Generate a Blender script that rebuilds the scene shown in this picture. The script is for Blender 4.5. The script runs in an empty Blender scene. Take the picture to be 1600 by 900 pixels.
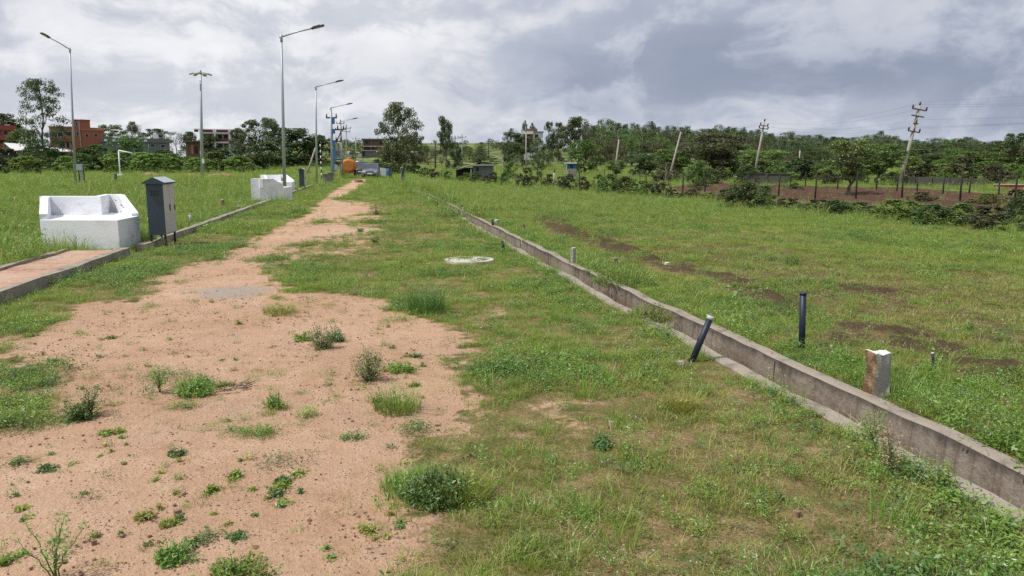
import bpy, bmesh, math, random
import numpy as np
from mathutils import Vector, Matrix
random.seed(7); RNG = np.random.default_rng(7)
SC = bpy.context.scene
COL = SC.collection
PI = math.pi
# ------------------------------------------------------------------ camera
YAW, PITCH, FPX, EYE = math.radians(10.4), math.radians(9.34), 1180.0, 1.6
ca, sa, cp, sp = math.cos(YAW), math.sin(YAW), math.cos(PITCH), math.sin(PITCH)
RV = np.array([ca, -sa, 0.0]); FV = np.array([sa * cp, ca * cp, -sp]); UV = np.array([sa * sp, ca * sp, cp])
cam = bpy.data.cameras.new('camera'); camo = bpy.data.objects.new('camera', cam); COL.objects.link(camo)
camo.location = (0, 0, EYE); camo.rotation_euler = (math.radians(90) - PITCH, 0, -YAW)
cam.sensor_width = 36; cam.lens = FPX / 1600 * 36; cam.clip_end = 9000; cam.clip_start = 0.05
SC.camera = camo
SC.view_settings.view_transform = 'Standard'; SC.view_settings.look = 'None'
SC.view_settings.exposure = 0.40; SC.view_settings.gamma = 1.0; SC.view_settings.use_curve_mapping = False
SC.cycles.max_bounces = 6; SC.cycles.diffuse_bounces = 3; SC.cycles.transparent_max_bounces = 8
SC.cycles.use_denoising = False
SC.cycles.sample_clamp_indirect = 8

# ------------------------------------------------------------------ node helpers
class NT:
    def __init__(s, tree): s.t = tree; s.n = tree.nodes; s.l = tree.links
    def put(s, sock, v):
        if v is None: return
        if isinstance(v, bpy.types.NodeSocket): s.l.new(v, sock)
        else: sock.default_value = v
    def new(s, typ, ins=None, **props):
        nd = s.n.new(typ)
        for k, v in props.items(): setattr(nd, k, v)
        for k, v in (ins or {}).items(): s.put(nd.inputs[k], v)
        return nd
    def math(s, op, a, b=None, c=None, clamp=False):
        nd = s.new('ShaderNodeMath', operation=op, use_clamp=clamp)
        s.put(nd.inputs[0], a); s.put(nd.inputs[1], b); s.put(nd.inputs[2], c)
        return nd.outputs[0]
    def noise(s, vec, scale, detail=4, rough=0.55, dist=0.0):
        nd = s.new('ShaderNodeTexNoise', {'Scale': scale, 'Detail': detail, 'Roughness': rough, 'Distortion': dist})
        if vec is not None: s.l.new(vec, nd.inputs['Vector'])
        return nd.outputs['Fac']
    def smooth(s, x, a, b):
        nd = s.new('ShaderNodeMapRange', {'From Min': a, 'From Max': b}, interpolation_type='SMOOTHSTEP')
        s.put(nd.inputs['Value'], x); return nd.outputs['Result']
    def mix(s, f, a, b, mode='MIX'):
        nd = s.new('ShaderNodeMix', data_type='RGBA', blend_type=mode)
        s.put(nd.inputs['Factor'], f)
        for i, v in ((6, a), (7, b)):
            if isinstance(v, tuple) and len(v) == 3: v = (*v, 1)
            s.put(nd.inputs[i], v)
        return nd.outputs[2]
    def ramp(s, f, stops):
        nd = s.n.new('ShaderNodeValToRGB'); s.put(nd.inputs[0], f)
        cr = nd.color_ramp
        while len(cr.elements) < len(stops): cr.elements.new(0.5)
        for e, (p, c) in zip(cr.elements, stops): e.position = p; e.color = (*c, 1)
        return nd.outputs[0]
    def mapping(s, vec, scale=(1, 1, 1), loc=(0, 0, 0)):
        nd = s.new('ShaderNodeMapping', {'Scale': scale, 'Location': loc}); s.l.new(vec, nd.inputs['Vector'])
        return nd.outputs[0]

# ------------------------------------------------------------------ sun + sky
SUN_EL = math.radians(60)
_h = -0.93 * RV[:2] + -0.37 * np.array([sa, ca]); _h /= np.linalg.norm(_h)
SUNDIR = Vector((_h[0] * math.cos(SUN_EL), _h[1] * math.cos(SUN_EL), math.sin(SUN_EL)))
sl = bpy.data.lights.new('sun', 'SUN'); sl.energy = 2.9; sl.angle = math.radians(1.2); sl.color = (1, 0.955, 0.88)
so = bpy.data.objects.new('sun', sl); COL.objects.link(so)
so.rotation_euler = SUNDIR.to_track_quat('Z', 'Y').to_euler(); so.location = (0, 0, 60)

W = bpy.data.worlds.new('World'); SC.world = W; W.use_nodes = True
w = NT(W.node_tree); w.n.clear()
wo = w.new('ShaderNodeOutputWorld'); bg = w.new('ShaderNodeBackground'); w.l.new(bg.outputs[0], wo.inputs[0])
sky = w.new('ShaderNodeTexSky', sky_type='NISHITA', sun_disc=False, sun_elevation=SUN_EL,
            sun_rotation=math.atan2(SUNDIR.x, SUNDIR.y))
dirv = w.new('ShaderNodeTexCoord').outputs['Generated']
sep = w.new('ShaderNodeSeparateXYZ'); w.l.new(dirv, sep.inputs[0])
def wdot(v):
    nd = w.new('ShaderNodeVectorMath', operation='DOT_PRODUCT'); w.l.new(dirv, nd.inputs[0]); nd.inputs[1].default_value = v
    return nd.outputs['Value']
az = wdot((ca, -sa, 0)); el = sep.outputs['Z']
elp = w.math('MAXIMUM', el, 0.0)
# cloud deck: direction warped by noise, large banks + billowing detail, flattened towards the horizon
wn = w.new('ShaderNodeTexNoise', {'Scale': 5.0, 'Detail': 3, 'Roughness': .5}); w.l.new(dirv, wn.inputs['Vector'])
wv = w.new('ShaderNodeVectorMath', operation='MULTIPLY_ADD'); w.l.new(wn.outputs['Color'], wv.inputs[0]); wv.inputs[1].default_value = (.16, .16, .07); w.l.new(dirv, wv.inputs[2])
dv = wv.outputs[0]
n_big = w.noise(w.mapping(dv, (1.7, 1.7, 4.5), (3.1, 1.7, 0.4)), 1.0, 2, 0.5)
n_mid = w.noise(w.mapping(dv, (5.0, 5.0, 13), (.3, .8, .2)), 1.0, 5, 0.5)
n_fine = w.noise(w.mapping(dv, (13, 13, 26), (2.2, .4, .9)), 1.0, 7, 0.6)
def gauss(x, c, s): 
    q = w.math('DIVIDE', w.math('SUBTRACT', x, c), s); q = w.math('MULTIPLY', w.math('MULTIPLY', q, q), -1.0)
    return w.math('EXPONENT', q)
azw = w.math('ADD', az, w.math('MULTIPLY', w.math('SUBTRACT', n_mid, 0.5), 0.40))
elw = w.math('ADD', el, w.math('MULTIPLY', w.math('SUBTRACT', n_mid, 0.5), 0.13))
band = w.math('MULTIPLY', gauss(elw, 0.105, 0.050), gauss(azw, 0.30, 0.36))
bright = w.math('MULTIPLY', gauss(elw, 0.045, 0.03), gauss(azw, 0.15, 0.30))
leftl = w.math('MULTIPLY', gauss(azw, -0.36, 0.36), 0.20)
bill = w.smooth(w.math('ADD', w.math('MULTIPLY', n_mid, .6), w.math('MULTIPLY', n_fine, .4)), .44, .58)
val = w.math('ADD', 0.44, w.math('MULTIPLY', bill, 0.21))
val = w.math('ADD', val, w.math('MULTIPLY', w.math('SUBTRACT', n_big, 0.5), 0.45))
val = w.math('ADD', val, w.math('MULTIPLY', w.math('SUBTRACT', n_fine, 0.5), 0.29))
val = w.math('SUBTRACT', val, w.math('MULTIPLY', band, 0.25))
val = w.math('ADD', val, w.math('MULTIPLY', bright, 0.12))
val = w.math('ADD', val, leftl)
cloudc = w.ramp(val, [(0.10, (.185, .215, .295)), (0.36, (.275, .31, .39)), (0.56, (.395, .425, .495)), (0.74, (.515, .53, .575)), (0.98, (.72, .725, .74))])
cover = w.smooth(w.math('ADD', val, w.math('MULTIPLY', n_fine, 0.2)), 0.16, 0.40)
cloud10 = w.mix(1.0, cloudc, (10, 10, 10), 'MULTIPLY')
skyc = w.mix(1.0, sky.outputs[0], (1.0, 1.0, 1.0), 'MULTIPLY')
w.put(bg.inputs['Color'], w.mix(w.math('ADD', 0.9, w.math('MULTIPLY', cover, 0.1)), skyc, cloud10)); bg.inputs['Strength'].default_value = 0.1

# ------------------------------------------------------------------ numpy noise + terrain + projection
_G = RNG.random((256, 256))
def vnoise(x, y):
    x = np.asarray(x, float); y = np.asarray(y, float)
    xi = np.floor(x).astype(int); yi = np.floor(y).astype(int); fx = x - xi; fy = y - yi
    fx = fx * fx * (3 - 2 * fx); fy = fy * fy * (3 - 2 * fy)
    a = _G[xi & 255, yi & 255]; b = _G[(xi + 1) & 255, yi & 255]; c = _G[xi & 255, (yi + 1) & 255]; d = _G[(xi + 1) & 255, (yi + 1) & 255]
    return (a * (1 - fx) + b * fx) * (1 - fy) + (c * (1 - fx) + d * fx) * fy
def fbm(x, y, o=4):
    s = 0; amp = 1; tot = 0
    for k in range(o):
        s = s + amp * vnoise(x * 2 ** k + 17.3 * k, y * 2 ** k + 9.1 * k); tot += amp; amp *= .5
    return s / tot
def sstep(x, a, b):
    t = np.clip((x - a) / (b - a), 0, 1); return t * t * (3 - 2 * t)
def T0(x, y):
    x = np.asarray(x, float); y = np.asarray(y, float)
    r = np.hypot(x, y); a = np.arctan2(x, y)
    gc = np.interp(r, [0, 70, 100, 150, 200, 250, 300, 400, 450, 5000], [0, 0, .25, 1.2, 3.0, 4.7, 7.2, 12.2, 12.8, 12.8])
    gr = np.interp(r, [0, 70, 100, 150, 200, 260, 320, 5000], [0, 0, .2, .9, 2.2, 4.0, 4.5, 4.5])
    gl = np.interp(r, [0, 110, 150, 200, 250, 400, 5000], [0, 0, .4, 1.3, 2.4, 4.5, 4.5])
    wl = 1 - sstep(a, -.16, -.07); wr = sstep(a, .2, .32)
    front = (np.abs(a) < 1.4)
    return np.where(front, gl * wl + gr * wr + gc * (1 - wl - wr), gr * .6)
def T(x, y):
    x = np.asarray(x, float); y = np.asarray(y, float)
    base = T0(x, y); r = np.hypot(x, y)
    amp = .05 * sstep(np.abs(x + .7), 4.0, 7.0) + .022
    near = (1 - np.exp(-((x - 3.07) / .5) ** 2)) * (1 - np.exp(-((x + 4.2) / .5) ** 2))
    return base + (fbm(x * .8, y * .8, 3) - .5) * 2 * amp * near + (fbm(x * .03, y * .03, 2) - .5) * 2.2 * sstep(r, 90, 260)
def tz(x, y): return float(T(x, y))
def drain_shift(y):
    y = np.asarray(y, float)
    return np.interp(y, [0, 4.5, 6, 8, 12, 25, 35, 46, 60, 90], [0, 0, -.06, -.125, -.20, -.28, -.33, -.5, -.75, -.8]) + .012 * np.sin(y * 2.1)
def PT(u, v, h=0.0):
    """pixel of the 1600x900 photograph -> point on the terrain (or on the level h above it)"""
    d = FV + (u - 800) / FPX * RV + (450 - v) / FPX * UV
    ts = np.geomspace(1, 6000, 5000); x, y, z = d[0] * ts, d[1] * ts, EYE + d[2] * ts
    if d[2] < 0:
        k = (h - EYE) / d[2]
        if math.hypot(d[0] * k, d[1] * k) < 68: return d[0] * k, d[1] * k
    hit = np.nonzero(z <= T0(x, y) + h)[0]; i = hit[0] if len(hit) else len(ts) - 1
    return float(x[i]), float(y[i])
def PD(u, r):
    """point at ground distance r in the azimuth of pixel column u (taken at the horizon)"""
    d = FV + (u - 800) / FPX * RV + (450 - 256) / FPX * UV
    k = r / math.hypot(d[0], d[1]); return d[0] * k, d[1] * k
def ZV(x, y, v):
    """height at which the vertical through x,y shows at picture row v"""
    # (q.U)/(q.F) = (450-v)/F , q = (x,y,h)
    m = (450 - v) / FPX
    A = x * UV[0] + y * UV[1]; B = x * FV[0] + y * FV[1]
    h = (m * B - A) / (UV[2] - m * FV[2]); return h + EYE
def depth(x, y): return (x * FV[0] + y * FV[1])
def pip(poly, X, Y):
    ins = np.zeros(np.shape(X), bool); n = len(poly)
    for i in range(n):
        x1, y1 = poly[i]; x2, y2 = poly[(i + 1) % n]
        c = ((y1 > Y) != (y2 > Y)) & (X < (x2 - x1) * (Y - y1) / ((y2 - y1) if y2 != y1 else 1e-9) + x1)
        ins ^= c
    return ins
def gpoly(pts): return [PT(u, v) for u, v in pts]

# ------------------------------------------------------------------ object helpers
def tag(o, label=None, cat=None, group=None, kind=None):
    if label: o['label'] = label
    if cat: o['category'] = cat
    if group: o['group'] = group
    if kind: o['kind'] = kind
    return o
def empty(name, loc, rz=0.0, label=None, cat=None, group=None):
    o = bpy.data.objects.new(name, None); COL.objects.link(o); o.empty_display_size = .2
    o.location = loc; o.rotation_euler = (0, 0, rz); return tag(o, label, cat, group)
def link(name, me, parent=None):
    o = bpy.data.objects.new(name, me); COL.objects.link(o)
    if parent: o.parent = parent
    return o
def npmesh(name, V, F, mats, midx=None, smooth=False):
    """V (n,3); F (m,k) k=3 or 4"""
    me = bpy.data.meshes.new(name); V = np.asarray(V, np.float32); F = np.asarray(F, np.int32)
    m, k = F.shape
    me.vertices.add(len(V)); me.vertices.foreach_set('co', V.ravel())
    me.loops.add(m * k); me.loops.foreach_set('vertex_index', F.ravel())
    me.polygons.add(m); me.polygons.foreach_set('loop_start', np.arange(0, m * k, k, dtype=np.int32))
    try: me.polygons.foreach_set('loop_total', np.full(m, k, np.int32))
    except Exception: pass
    for mt in mats: me.materials.append(mt)
    if midx is not None: me.polygons.foreach_set('material_index', np.asarray(midx, np.int32))
    me.polygons.foreach_set('use_smooth', np.full(m, smooth, bool))
    me.update(calc_edges=True); me.validate(); return me
class MB:
    def __init__(s): s.bm = bmesh.new()
    def box(s, c, d, rz=0.0, m=0, taper=1.0, rot=None):
        hx, hy, hz = d[0] / 2, d[1] / 2, d[2] / 2; vs = []
        R = rot if rot is not None else Matrix.Rotation(rz, 3, 'Z')
        for z in (-1, 1):
            k = taper if z > 0 else 1
            for x, y in ((-1, -1), (1, -1), (1, 1), (-1, 1)):
                vs.append(s.bm.verts.new(Vector(c) + R @ Vector((x * hx * k, y * hy * k, z * hz))))
        for f in ((3, 2, 1, 0), (4, 5, 6, 7), (0, 1, 5, 4), (1, 2, 6, 5), (2, 3, 7, 6), (3, 0, 4, 7)):
            s.bm.faces.new([vs[i] for i in f]).material_index = m
        return s
    def tube(s, pts, rad, n=8, m=0, cap=True):
        pts = [Vector(p) for p in pts]; rings = []
        for i, p in enumerate(pts):
            d = (pts[min(i + 1, len(pts) - 1)] - pts[max(i - 1, 0)]); d = d.normalized() if d.length > 1e-9 else Vector((0, 0, 1))
            a = d.orthogonal().normalized() if i == 0 else (rings_a - d * rings_a.dot(d)).normalized()
            rings_a = a; b = d.cross(a); r = rad[i] if hasattr(rad, '__len__') else rad
            rings.append([s.bm.verts.new(p + (a * math.cos(2 * PI * k / n) + b * math.sin(2 * PI * k / n)) * r) for k in range(n)])
        for i in range(len(rings) - 1):
            for k in range(n):
                f = s.bm.faces.new([rings[i][k], rings[i][(k + 1) % n], rings[i + 1][(k + 1) % n], rings[i + 1][k]]); f.material_index = m; f.smooth = True
        if cap:
            s.bm.faces.new(rings[0][::-1]).material_index = m; s.bm.faces.new(rings[-1]).material_index = m
        return s
    def prism(s, poly, z0, z1, m=0):
        zt = z1 if hasattr(z1, '__len__') else [z1] * len(poly)
        a = [s.bm.verts.new((x, y, z0)) for x, y in poly]; b = [s.bm.verts.new((p[0], p[1], z)) for p, z in zip(poly, zt)]
        n = len(poly); s.bm.faces.new(a[::-1]).material_index = m; s.bm.faces.new(b).material_index = m
        for i in range(n): s.bm.faces.new([a[i], a[(i + 1) % n], b[(i + 1) % n], b[i]]).material_index = m
        return s
    def build(s, name, mats, parent=None, bevel=0.0):
        bmesh.ops.recalc_face_normals(s.bm, faces=s.bm.faces[:])
        if bevel:
            bmesh.ops.bevel(s.bm, geom=[e for e in s.bm.edges if len(e.link_faces) == 2 and e.calc_face_angle(0) > .6], offset=bevel, segments=2, affect='EDGES', profile=.6)
        me = bpy.data.meshes.new(name); s.bm.to_mesh(me); s.bm.free()
        for mt in (mats if isinstance(mats, (list, tuple)) else [mats]): me.materials.append(mt)
        return link(name, me, parent)
def copy_tree(o, parent=None):
    c = o.copy(); COL.objects.link(c); c.parent = parent
    for ch in list(o.children): copy_tree(ch, c)
    return c

# ------------------------------------------------------------------ materials
def mat(name, col, rough=.7, metal=0.0, var=.12, vscale=3.0, bump=0.0, bscale=20.0, stain=None, stain_amt=.5, sscale=(2, 2, 1), spec=.4):
    M = bpy.data.materials.new(name); M.use_nodes = True; t = NT(M.node_tree); b = t.n['Principled BSDF']
    tc = t.new('ShaderNodeTexCoord').outputs['Object']
    n1 = t.noise(tc, vscale, 5, .6)
    c = t.mix(n1, tuple(x * (1 - var) for x in col), tuple(min(1, x * (1 + var)) for x in col))
    if stain:
        n2 = t.noise(t.mapping(tc, sscale), 1.0, 6, .65)
        c = t.mix(t.math('MULTIPLY', t.smooth(n2, .48, .68), stain_amt), c, stain)
    t.put(b.inputs['Base Color'], c); b.inputs['Roughness'].default_value = rough; b.inputs['Metallic'].default_value = metal
    b.inputs['Specular IOR Level'].default_value = spec
    if bump:
        bp = t.new('ShaderNodeBump', {'Strength': bump, 'Distance': .02}); t.put(bp.inputs['Height'], t.noise(tc, bscale, 6, .6)); t.l.new(bp.outputs[0], b.inputs['Normal'])
    return M
def leafmat(name, c1, c2, trans=.3, vscale=.5, pos=True, rnd=.25):
    M = bpy.data.materials.new(name); M.use_nodes = True; t = NT(M.node_tree); t.n.remove(t.n['Principled BSDF'])
    geo = t.new('ShaderNodeNewGeometry'); oi = t.new('ShaderNodeObjectInfo')
    n = t.noise(geo.outputs['Position'], vscale, 3, .6)
    c = t.mix(t.smooth(n, .3, .7), c1, c2)
    isl = t.new('ShaderNodeTexWhiteNoise', noise_dimensions='1D'); t.l.new(geo.outputs['Random Per Island'], isl.inputs['W'])
    hs = t.new('ShaderNodeHueSaturation'); t.put(hs.inputs['Color'], c)
    r1 = oi.outputs['Random']
    t.put(hs.inputs['Value'], t.math('ADD', 1 - rnd, t.math('ADD', t.math('MULTIPLY', r1, rnd * .9), t.math('MULTIPLY', isl.outputs[0], rnd * 1.1))))
    t.put(hs.inputs['Hue'], t.math('ADD', .5, t.math('MULTIPLY', t.math('SUBTRACT', r1, .5), .045)))
    d = t.new('ShaderNodeBsdfDiffuse'); t.l.new(hs.outputs[0], d.inputs['Color'])
    tr = t.new('ShaderNodeBsdfTranslucent'); t.l.new(hs.outputs[0], tr.inputs['Color'])
    gl = t.new('ShaderNodeBsdfGlossy', {'Color': (1, 1, 1, 1), 'Roughness': .45})
    m1 = t.new('ShaderNodeMixShader', {'Fac': trans}); t.l.new(d.outputs[0], m1.inputs[1]); t.l.new(tr.outputs[0], m1.inputs[2])
    m2 = t.new('ShaderNodeMixShader', {'Fac': .035}); t.l.new(m1.outputs[0], m2.inputs[1]); t.l.new(gl.outputs[0], m2.inputs[2])
    t.l.new(m2.outputs[0], t.n['Material Output'].inputs[0]); return M

M = dict(
    white=mat('white_paint', (.82, .83, .86), .6, var=.04, vscale=2, stain=(.50, .46, .43), stain_amt=.45, sscale=(1.6, 1.6, 3.2), bump=.15, bscale=30),
    white_fresh=mat('white_paint_fresh', (.8, .8, .8), .6, var=.04),
    galv=mat('galvanised_steel', (.36, .39, .42), .45, .35, var=.1),
    lamp=mat('lamp_head', (.06, .065, .07), .5),
    navy=mat('dark_grey_blue_enamel', (.045, .065, .085), .4, var=.12),
    beige=mat('light_enamel', (.50, .49, .47), .5, var=.06, stain=(.3, .28, .25), stain_amt=.25),
    roofm=mat('pale_roof_sheet', (.40, .45, .48), .5, var=.06),
    legs=mat('dark_steel', (.03, .025, .025), .6),
    pipe=mat('blue_black_pipe', (.008, .016, .035), .5, var=.15, spec=.5),
    pipecap=mat('pale_pipe_end', (.5, .5, .5), .6),
    conc=mat('stained_concrete', (.275, .24, .20), .9, var=.5, vscale=2.2, bump=.5, bscale=25, stain=(.13, .095, .075), stain_amt=.6, sscale=(5, 5, .35)),
    conctop=mat('weathered_concrete', (.32, .275, .225), .9, var=.25, vscale=4, bump=.6, bscale=30, stain=(.17, .13, .11), stain_amt=.9, sscale=(5, 5, 5)),
    stone=mat('grey_granite', (.36, .34, .31), .9, var=.3, vscale=18, bump=.8, bscale=25),
    stonebrown=mat('rust_stained_granite', (.20, .115, .06), .9, var=.6, vscale=14, bump=.9, bscale=25, stain=(.42, .34, .25), stain_amt=.85, sscale=(14, 14, 14)),
    stonewhite=mat('whitewashed_stone', (.66, .64, .60), .9, var=.15, vscale=25, bump=.5),
    brickp=mat('brown_block', (.26, .15, .11), .9, var=.3),
    soilm=mat('excavated_soil', (.30, .165, .105), .95, var=.3, vscale=2.5, bump=.8, bscale=6),
    soild=mat('pale_soil_crumb', (.46, .30, .21), .95, var=.25),
    oldwall=mat('mossy_old_wall', (.085, .085, .07), .95, var=.35, vscale=2, stain=(.04, .055, .025), stain_amt=.8, sscale=(1.5, 1.5, 1.5)),
    wood=mat('dark_wood_post', (.03, .026, .022), .9, var=.3),
    polec=mat('pale_concrete_pole', (.40, .365, .33), .85, var=.2, stain=(.2, .15, .12), stain_amt=.5, sscale=(3, 3, .7)),
    rust=mat('rusty_crossarm', (.08, .06, .055), .8),
    ceramic=mat('brown_insulator', (.06, .035, .03), .3),
    wire=mat('wire', (.05, .05, .055), .6),
    blue=mat('blue_paint', (.03, .13, .32), .5),
    redb=mat('dull_red_paint', (.30, .075, .06), .8, var=.15),
    redd=mat('maroon_paint', (.20, .025, .03), .8, var=.15),
    brick=mat('orange_brick', (.34, .12, .075), .9, var=.2),
    ochre=mat('ochre_plaster', (.40, .22, .13), .9, var=.15),
    greyw=mat('grey_sheet', (.15, .165, .19), .8, var=.15),
    greyb=mat('grey_blockwork', (.16, .155, .15), .9, var=.2),
    brownb=mat('bare_brick', (.17, .095, .07), .9, var=.25),
    whiteb=mat('house_white', (.62, .62, .62), .8, var=.08),
    tin=mat('pale_tin_roof', (.62, .62, .60), .5, var=.1),
    dark=mat('dark_opening', (.02, .02, .022), .6),
    glass=mat('dark_glass', (.05, .06, .075), .06, spec=.9),
    carblue=mat('grey_blue_car_paint', (.17, .20, .25), .25, .3, spec=.6),
    cardark=mat('dark_car_paint', (.075, .09, .11), .25, .3, spec=.6),
    tyre=mat('tyre_rubber', (.015, .015, .015), .8),
    orange=mat('orange_paint', (.48, .165, .03), .6, var=.2, stain=(.25, .09, .04), stain_amt=.5),
    silver=mat('headlight', (.7, .7, .72), .15),
    red=mat('red_cloth', (.3, .03, .03), .8),
    bark=mat('bark', (.14, .105, .08), .95, var=.3),
    barkpale=mat('pale_bark', (.30, .26, .21), .9, var=.3),
    stem=mat('green_stem', (.12, .14, .05), .8),
)
# ------------------------------------------------------------------ ground cover regions (in ground coordinates)
DIRT = [gpoly(p) for p in (
    [(-300, 900), (-200, 700), (0, 668), (60, 652), (118, 655), (96, 610), (50, 575), (0, 545), (0, 528), (60, 505), (120, 478), (200, 470), (260, 450), (205, 432), (272, 424), (340, 402), (395, 378),
     (440, 352), (480, 330), (505, 307), (530, 293), (553, 280), (574, 280), (560, 296), (520, 312), (555, 320), (577, 325), (572, 334), (540, 340), (500, 342), (480, 352), (560, 352), (590, 362), (480, 372),
     (450, 386), (400, 398), (385, 412), (440, 430), (425, 450), (470, 462), (600, 460), (632, 485), (690, 515), (722, 545), (700, 575), (745, 622), (735, 655), (700, 668), (640, 690), (590, 728), (600, 760), (700, 790), (640, 830), (655, 870), (600, 960), (200, 1100)],)]
SEMI = [gpoly(p) for p in (
    [(800, 590), (850, 600), (900, 640), (930, 680), (880, 690), (830, 630)], [(985, 675), (1030, 690), (1050, 750), (1000, 760), (980, 720)],
    [(740, 480), (810, 478), (830, 495), (760, 500)], [(600, 770), (720, 790), (760, 900), (620, 900)], [(1080, 840), (1200, 830), (1220, 880), (1100, 900)],
    [(500, 305), (600, 318), (605, 366), (560, 400), (400, 415), (420, 380), (480, 345)], [(330, 395), (560, 380), (560, 405), (330, 430)], [(760, 650), (800, 640), (900, 700), (860, 720)], [(-200, 540), (0, 520), (60, 500), (160, 470), (200, 500), (110, 560), (130, 670), (0, 690), (-200, 700)], [(1090, 560), (1000, 520), (940, 500), (930, 510), (1040, 570)])]
GREYC = [gpoly([(310, 455), (345, 450), (415, 448), (420, 458), (380, 466), (320, 468)])]
MUD = [gpoly(p) for p in (
    [(815, 335), (880, 340), (960, 375), (1100, 425), (1130, 440), (1060, 430), (940, 392), (840, 355)], [(1080, 425), (1180, 440), (1260, 470), (1300, 500), (1240, 490), (1130, 455)],
    [(1320, 495), (1420, 515), (1500, 545), (1600, 585), (1640, 620), (1560, 600), (1440, 560), (1340, 520)], [(1260, 510), (1340, 540), (1330, 560), (1270, 540)], [(1480, 570), (1600, 610), (1640, 650), (1500, 600)],
    [(1310, 440), (1400, 455), (1380, 465), (1310, 455)])]
OLIVE = [gpoly([(950, 370), (1200, 390), (1600, 420), (1800, 520), (1700, 640), (1400, 520), (1200, 450), (1000, 410)])]
PLOUGH = [gpoly([(1046, 292), (1100, 287), (1250, 291), (1420, 296), (1560, 303), (1700, 314), (1800, 345), (1600, 338), (1400, 326), (1200, 316), (1060, 306)])]
def soft(polys, X, Y, warp=.30, k=8, grow=.02):
    X = np.asarray(X, float); Y = np.asarray(Y, float); r = np.hypot(X, Y); s = np.zeros(X.shape)
    rg = np.random.default_rng(3)
    for i in range(k):
        a = warp * (1 + r * .02)
        dx = (fbm(X * 1.3 + 40 * i, Y * 1.3, 3) - .5) * 3 * a + rg.normal() * a * .35
        dy = (fbm(X * 1.3, Y * 1.3 + 31 * i + 50, 3) - .5) * 3 * a + rg.normal() * a * .35
        m = np.zeros(X.shape, bool)
        for p in polys: m |= pip(p, X + dx, Y + dy)
        s += m
    return s / k
def cover(X, Y):
    d = np.maximum(soft(DIRT, X, Y), .54 * soft(SEMI, X, Y))
    return d

# ------------------------------------------------------------------ ground sheet
def axis(marks, start, step, stop, grow):
    out = list(marks); v = start; s = step
    while v < stop:
        out.append(v); 
        if abs(v) > 13: s *= grow
        v += s
    return out
xr = []; v = 3.35; s = .1
while v < 4500:
    xr.append(v); s = .1 if v < 12 else s * 1.05; v += s
xl = []; v = 2.80; s = .1
while v > -4500:
    xl.append(v); s = .1 if v > -7 else s * 1.05; v -= s
xs = np.array(sorted(xl + xr)); ys = [-3000, -800, -200, -60, -20, -8, -3, -1, 0, .7]; v = 1.3; s = .09
while v < 5000:
    ys.append(v); s = .09 if v < 16 else s * 1.028; v += s
ys = np.array(ys)
GX, GY = np.meshgrid(xs, ys, indexing='ij')
GX2 = GX + drain_shift(GY) * np.exp(-((GX - 3.07) / 2.0) ** 2)
GZ = T(GX2, GY)
far = np.hypot(GX2, GY) > 70
dirtA = np.zeros(GX.shape); mudA = np.zeros(GX.shape); plA = np.zeros(GX.shape); olA = np.zeros(GX.shape); gcA = np.zeros(GX.shape)
nm = (np.hypot(GX2, GY) < 140) & (GY > -1)
dirtA[nm] = cover(GX2[nm], GY[nm]); mudA[nm] = soft(MUD, GX2[nm], GY[nm], .25); plA[nm] = soft(PLOUGH, GX2[nm], GY[nm], .3, 4)
olA[nm] = soft(OLIVE, GX2[nm], GY[nm], .8, 5); gcA[nm] = soft(GREYC, GX2[nm], GY[nm], .12, 4)
bk = GY < 0; dirtA[bk & (GX2 < 1) & (GX2 > -3.5)] = .9
# small relief: crumbly bare soil, clods in the churned mud, furrows in the ploughed strip
rr = np.hypot(GX2, GY)
GZ = GZ + dirtA * (fbm(GX2 * 4, GY * 4, 3) - .5) * .03 * (rr < 40) + mudA * (fbm(GX2 * 3, GY * 3, 3) - .45) * .30 + plA * (fbm(GX2 * 1.5, GY * 1.5, 3) - .3) * .35
nx, ny = GX.shape
idx = np.arange(nx * ny).reshape(nx, ny)
F = np.stack([idx[:-1, :-1], idx[1:, :-1], idx[1:, 1:], idx[:-1, 1:]], -1).reshape(-1, 4)
cx = (xs[:-1] + xs[1:]) / 2; cy = (ys[:-1] + ys[1:]) / 2
keep = ~(((cx > 2.80) & (cx < 3.35))[:, None] & ((cy > -20) & (cy < 46))[None, :])
F = F[keep.ravel()]
V = np.stack([GX2.ravel(), GY.ravel(), GZ.ravel()], -1)

G = bpy.data.materials.new('earth_and_turf'); G.use_nodes = True; t = NT(G.node_tree); b = t.n['Principled BSDF']
def attr(n): return t.new('ShaderNodeAttribute', attribute_name=n).outputs['Fac']
pos = t.new('ShaderNodeNewGeometry').outputs['Position']
nA = t.noise(pos, .9, 6, .6); nB = t.noise(pos, 7, 6, .65); nC = t.noise(pos, 55, 4, .7); nD = t.noise(pos, .06, 7, .68); nE = t.noise(pos, 2.6, 7, .68)
vor = t.new('ShaderNodeTexVoronoi', {'Scale': 45, 'Randomness': 1.0}); t.l.new(pos, vor.inputs['Vector'])
soil = t.ramp(t.math('ADD', t.math('MULTIPLY', nA, .45), t.math('ADD', t.math('MULTIPLY', nB, .35), t.math('MULTIPLY', nC, .2))),
              [(.30, (.27, .15, .088)), (.43, (.46, .285, .18)), (.54, (.555, .365, .245)), (.68, (.66, .47, .345))])
crumb = t.math('MULTIPLY', t.math('SUBTRACT', 1.0, t.smooth(vor.outputs['Distance'], .10, .26)), t.smooth(nB, .48, .60))
soil = t.mix(t.math('MULTIPLY', crumb, .7), soil, (.12, .06, .04))
soil = t.mix(t.math('MULTIPLY', t.smooth(nE, .60, .72), .38), soil, (.17, .105, .06))
nG = t.noise(pos, .45, 5, .6)
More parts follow.
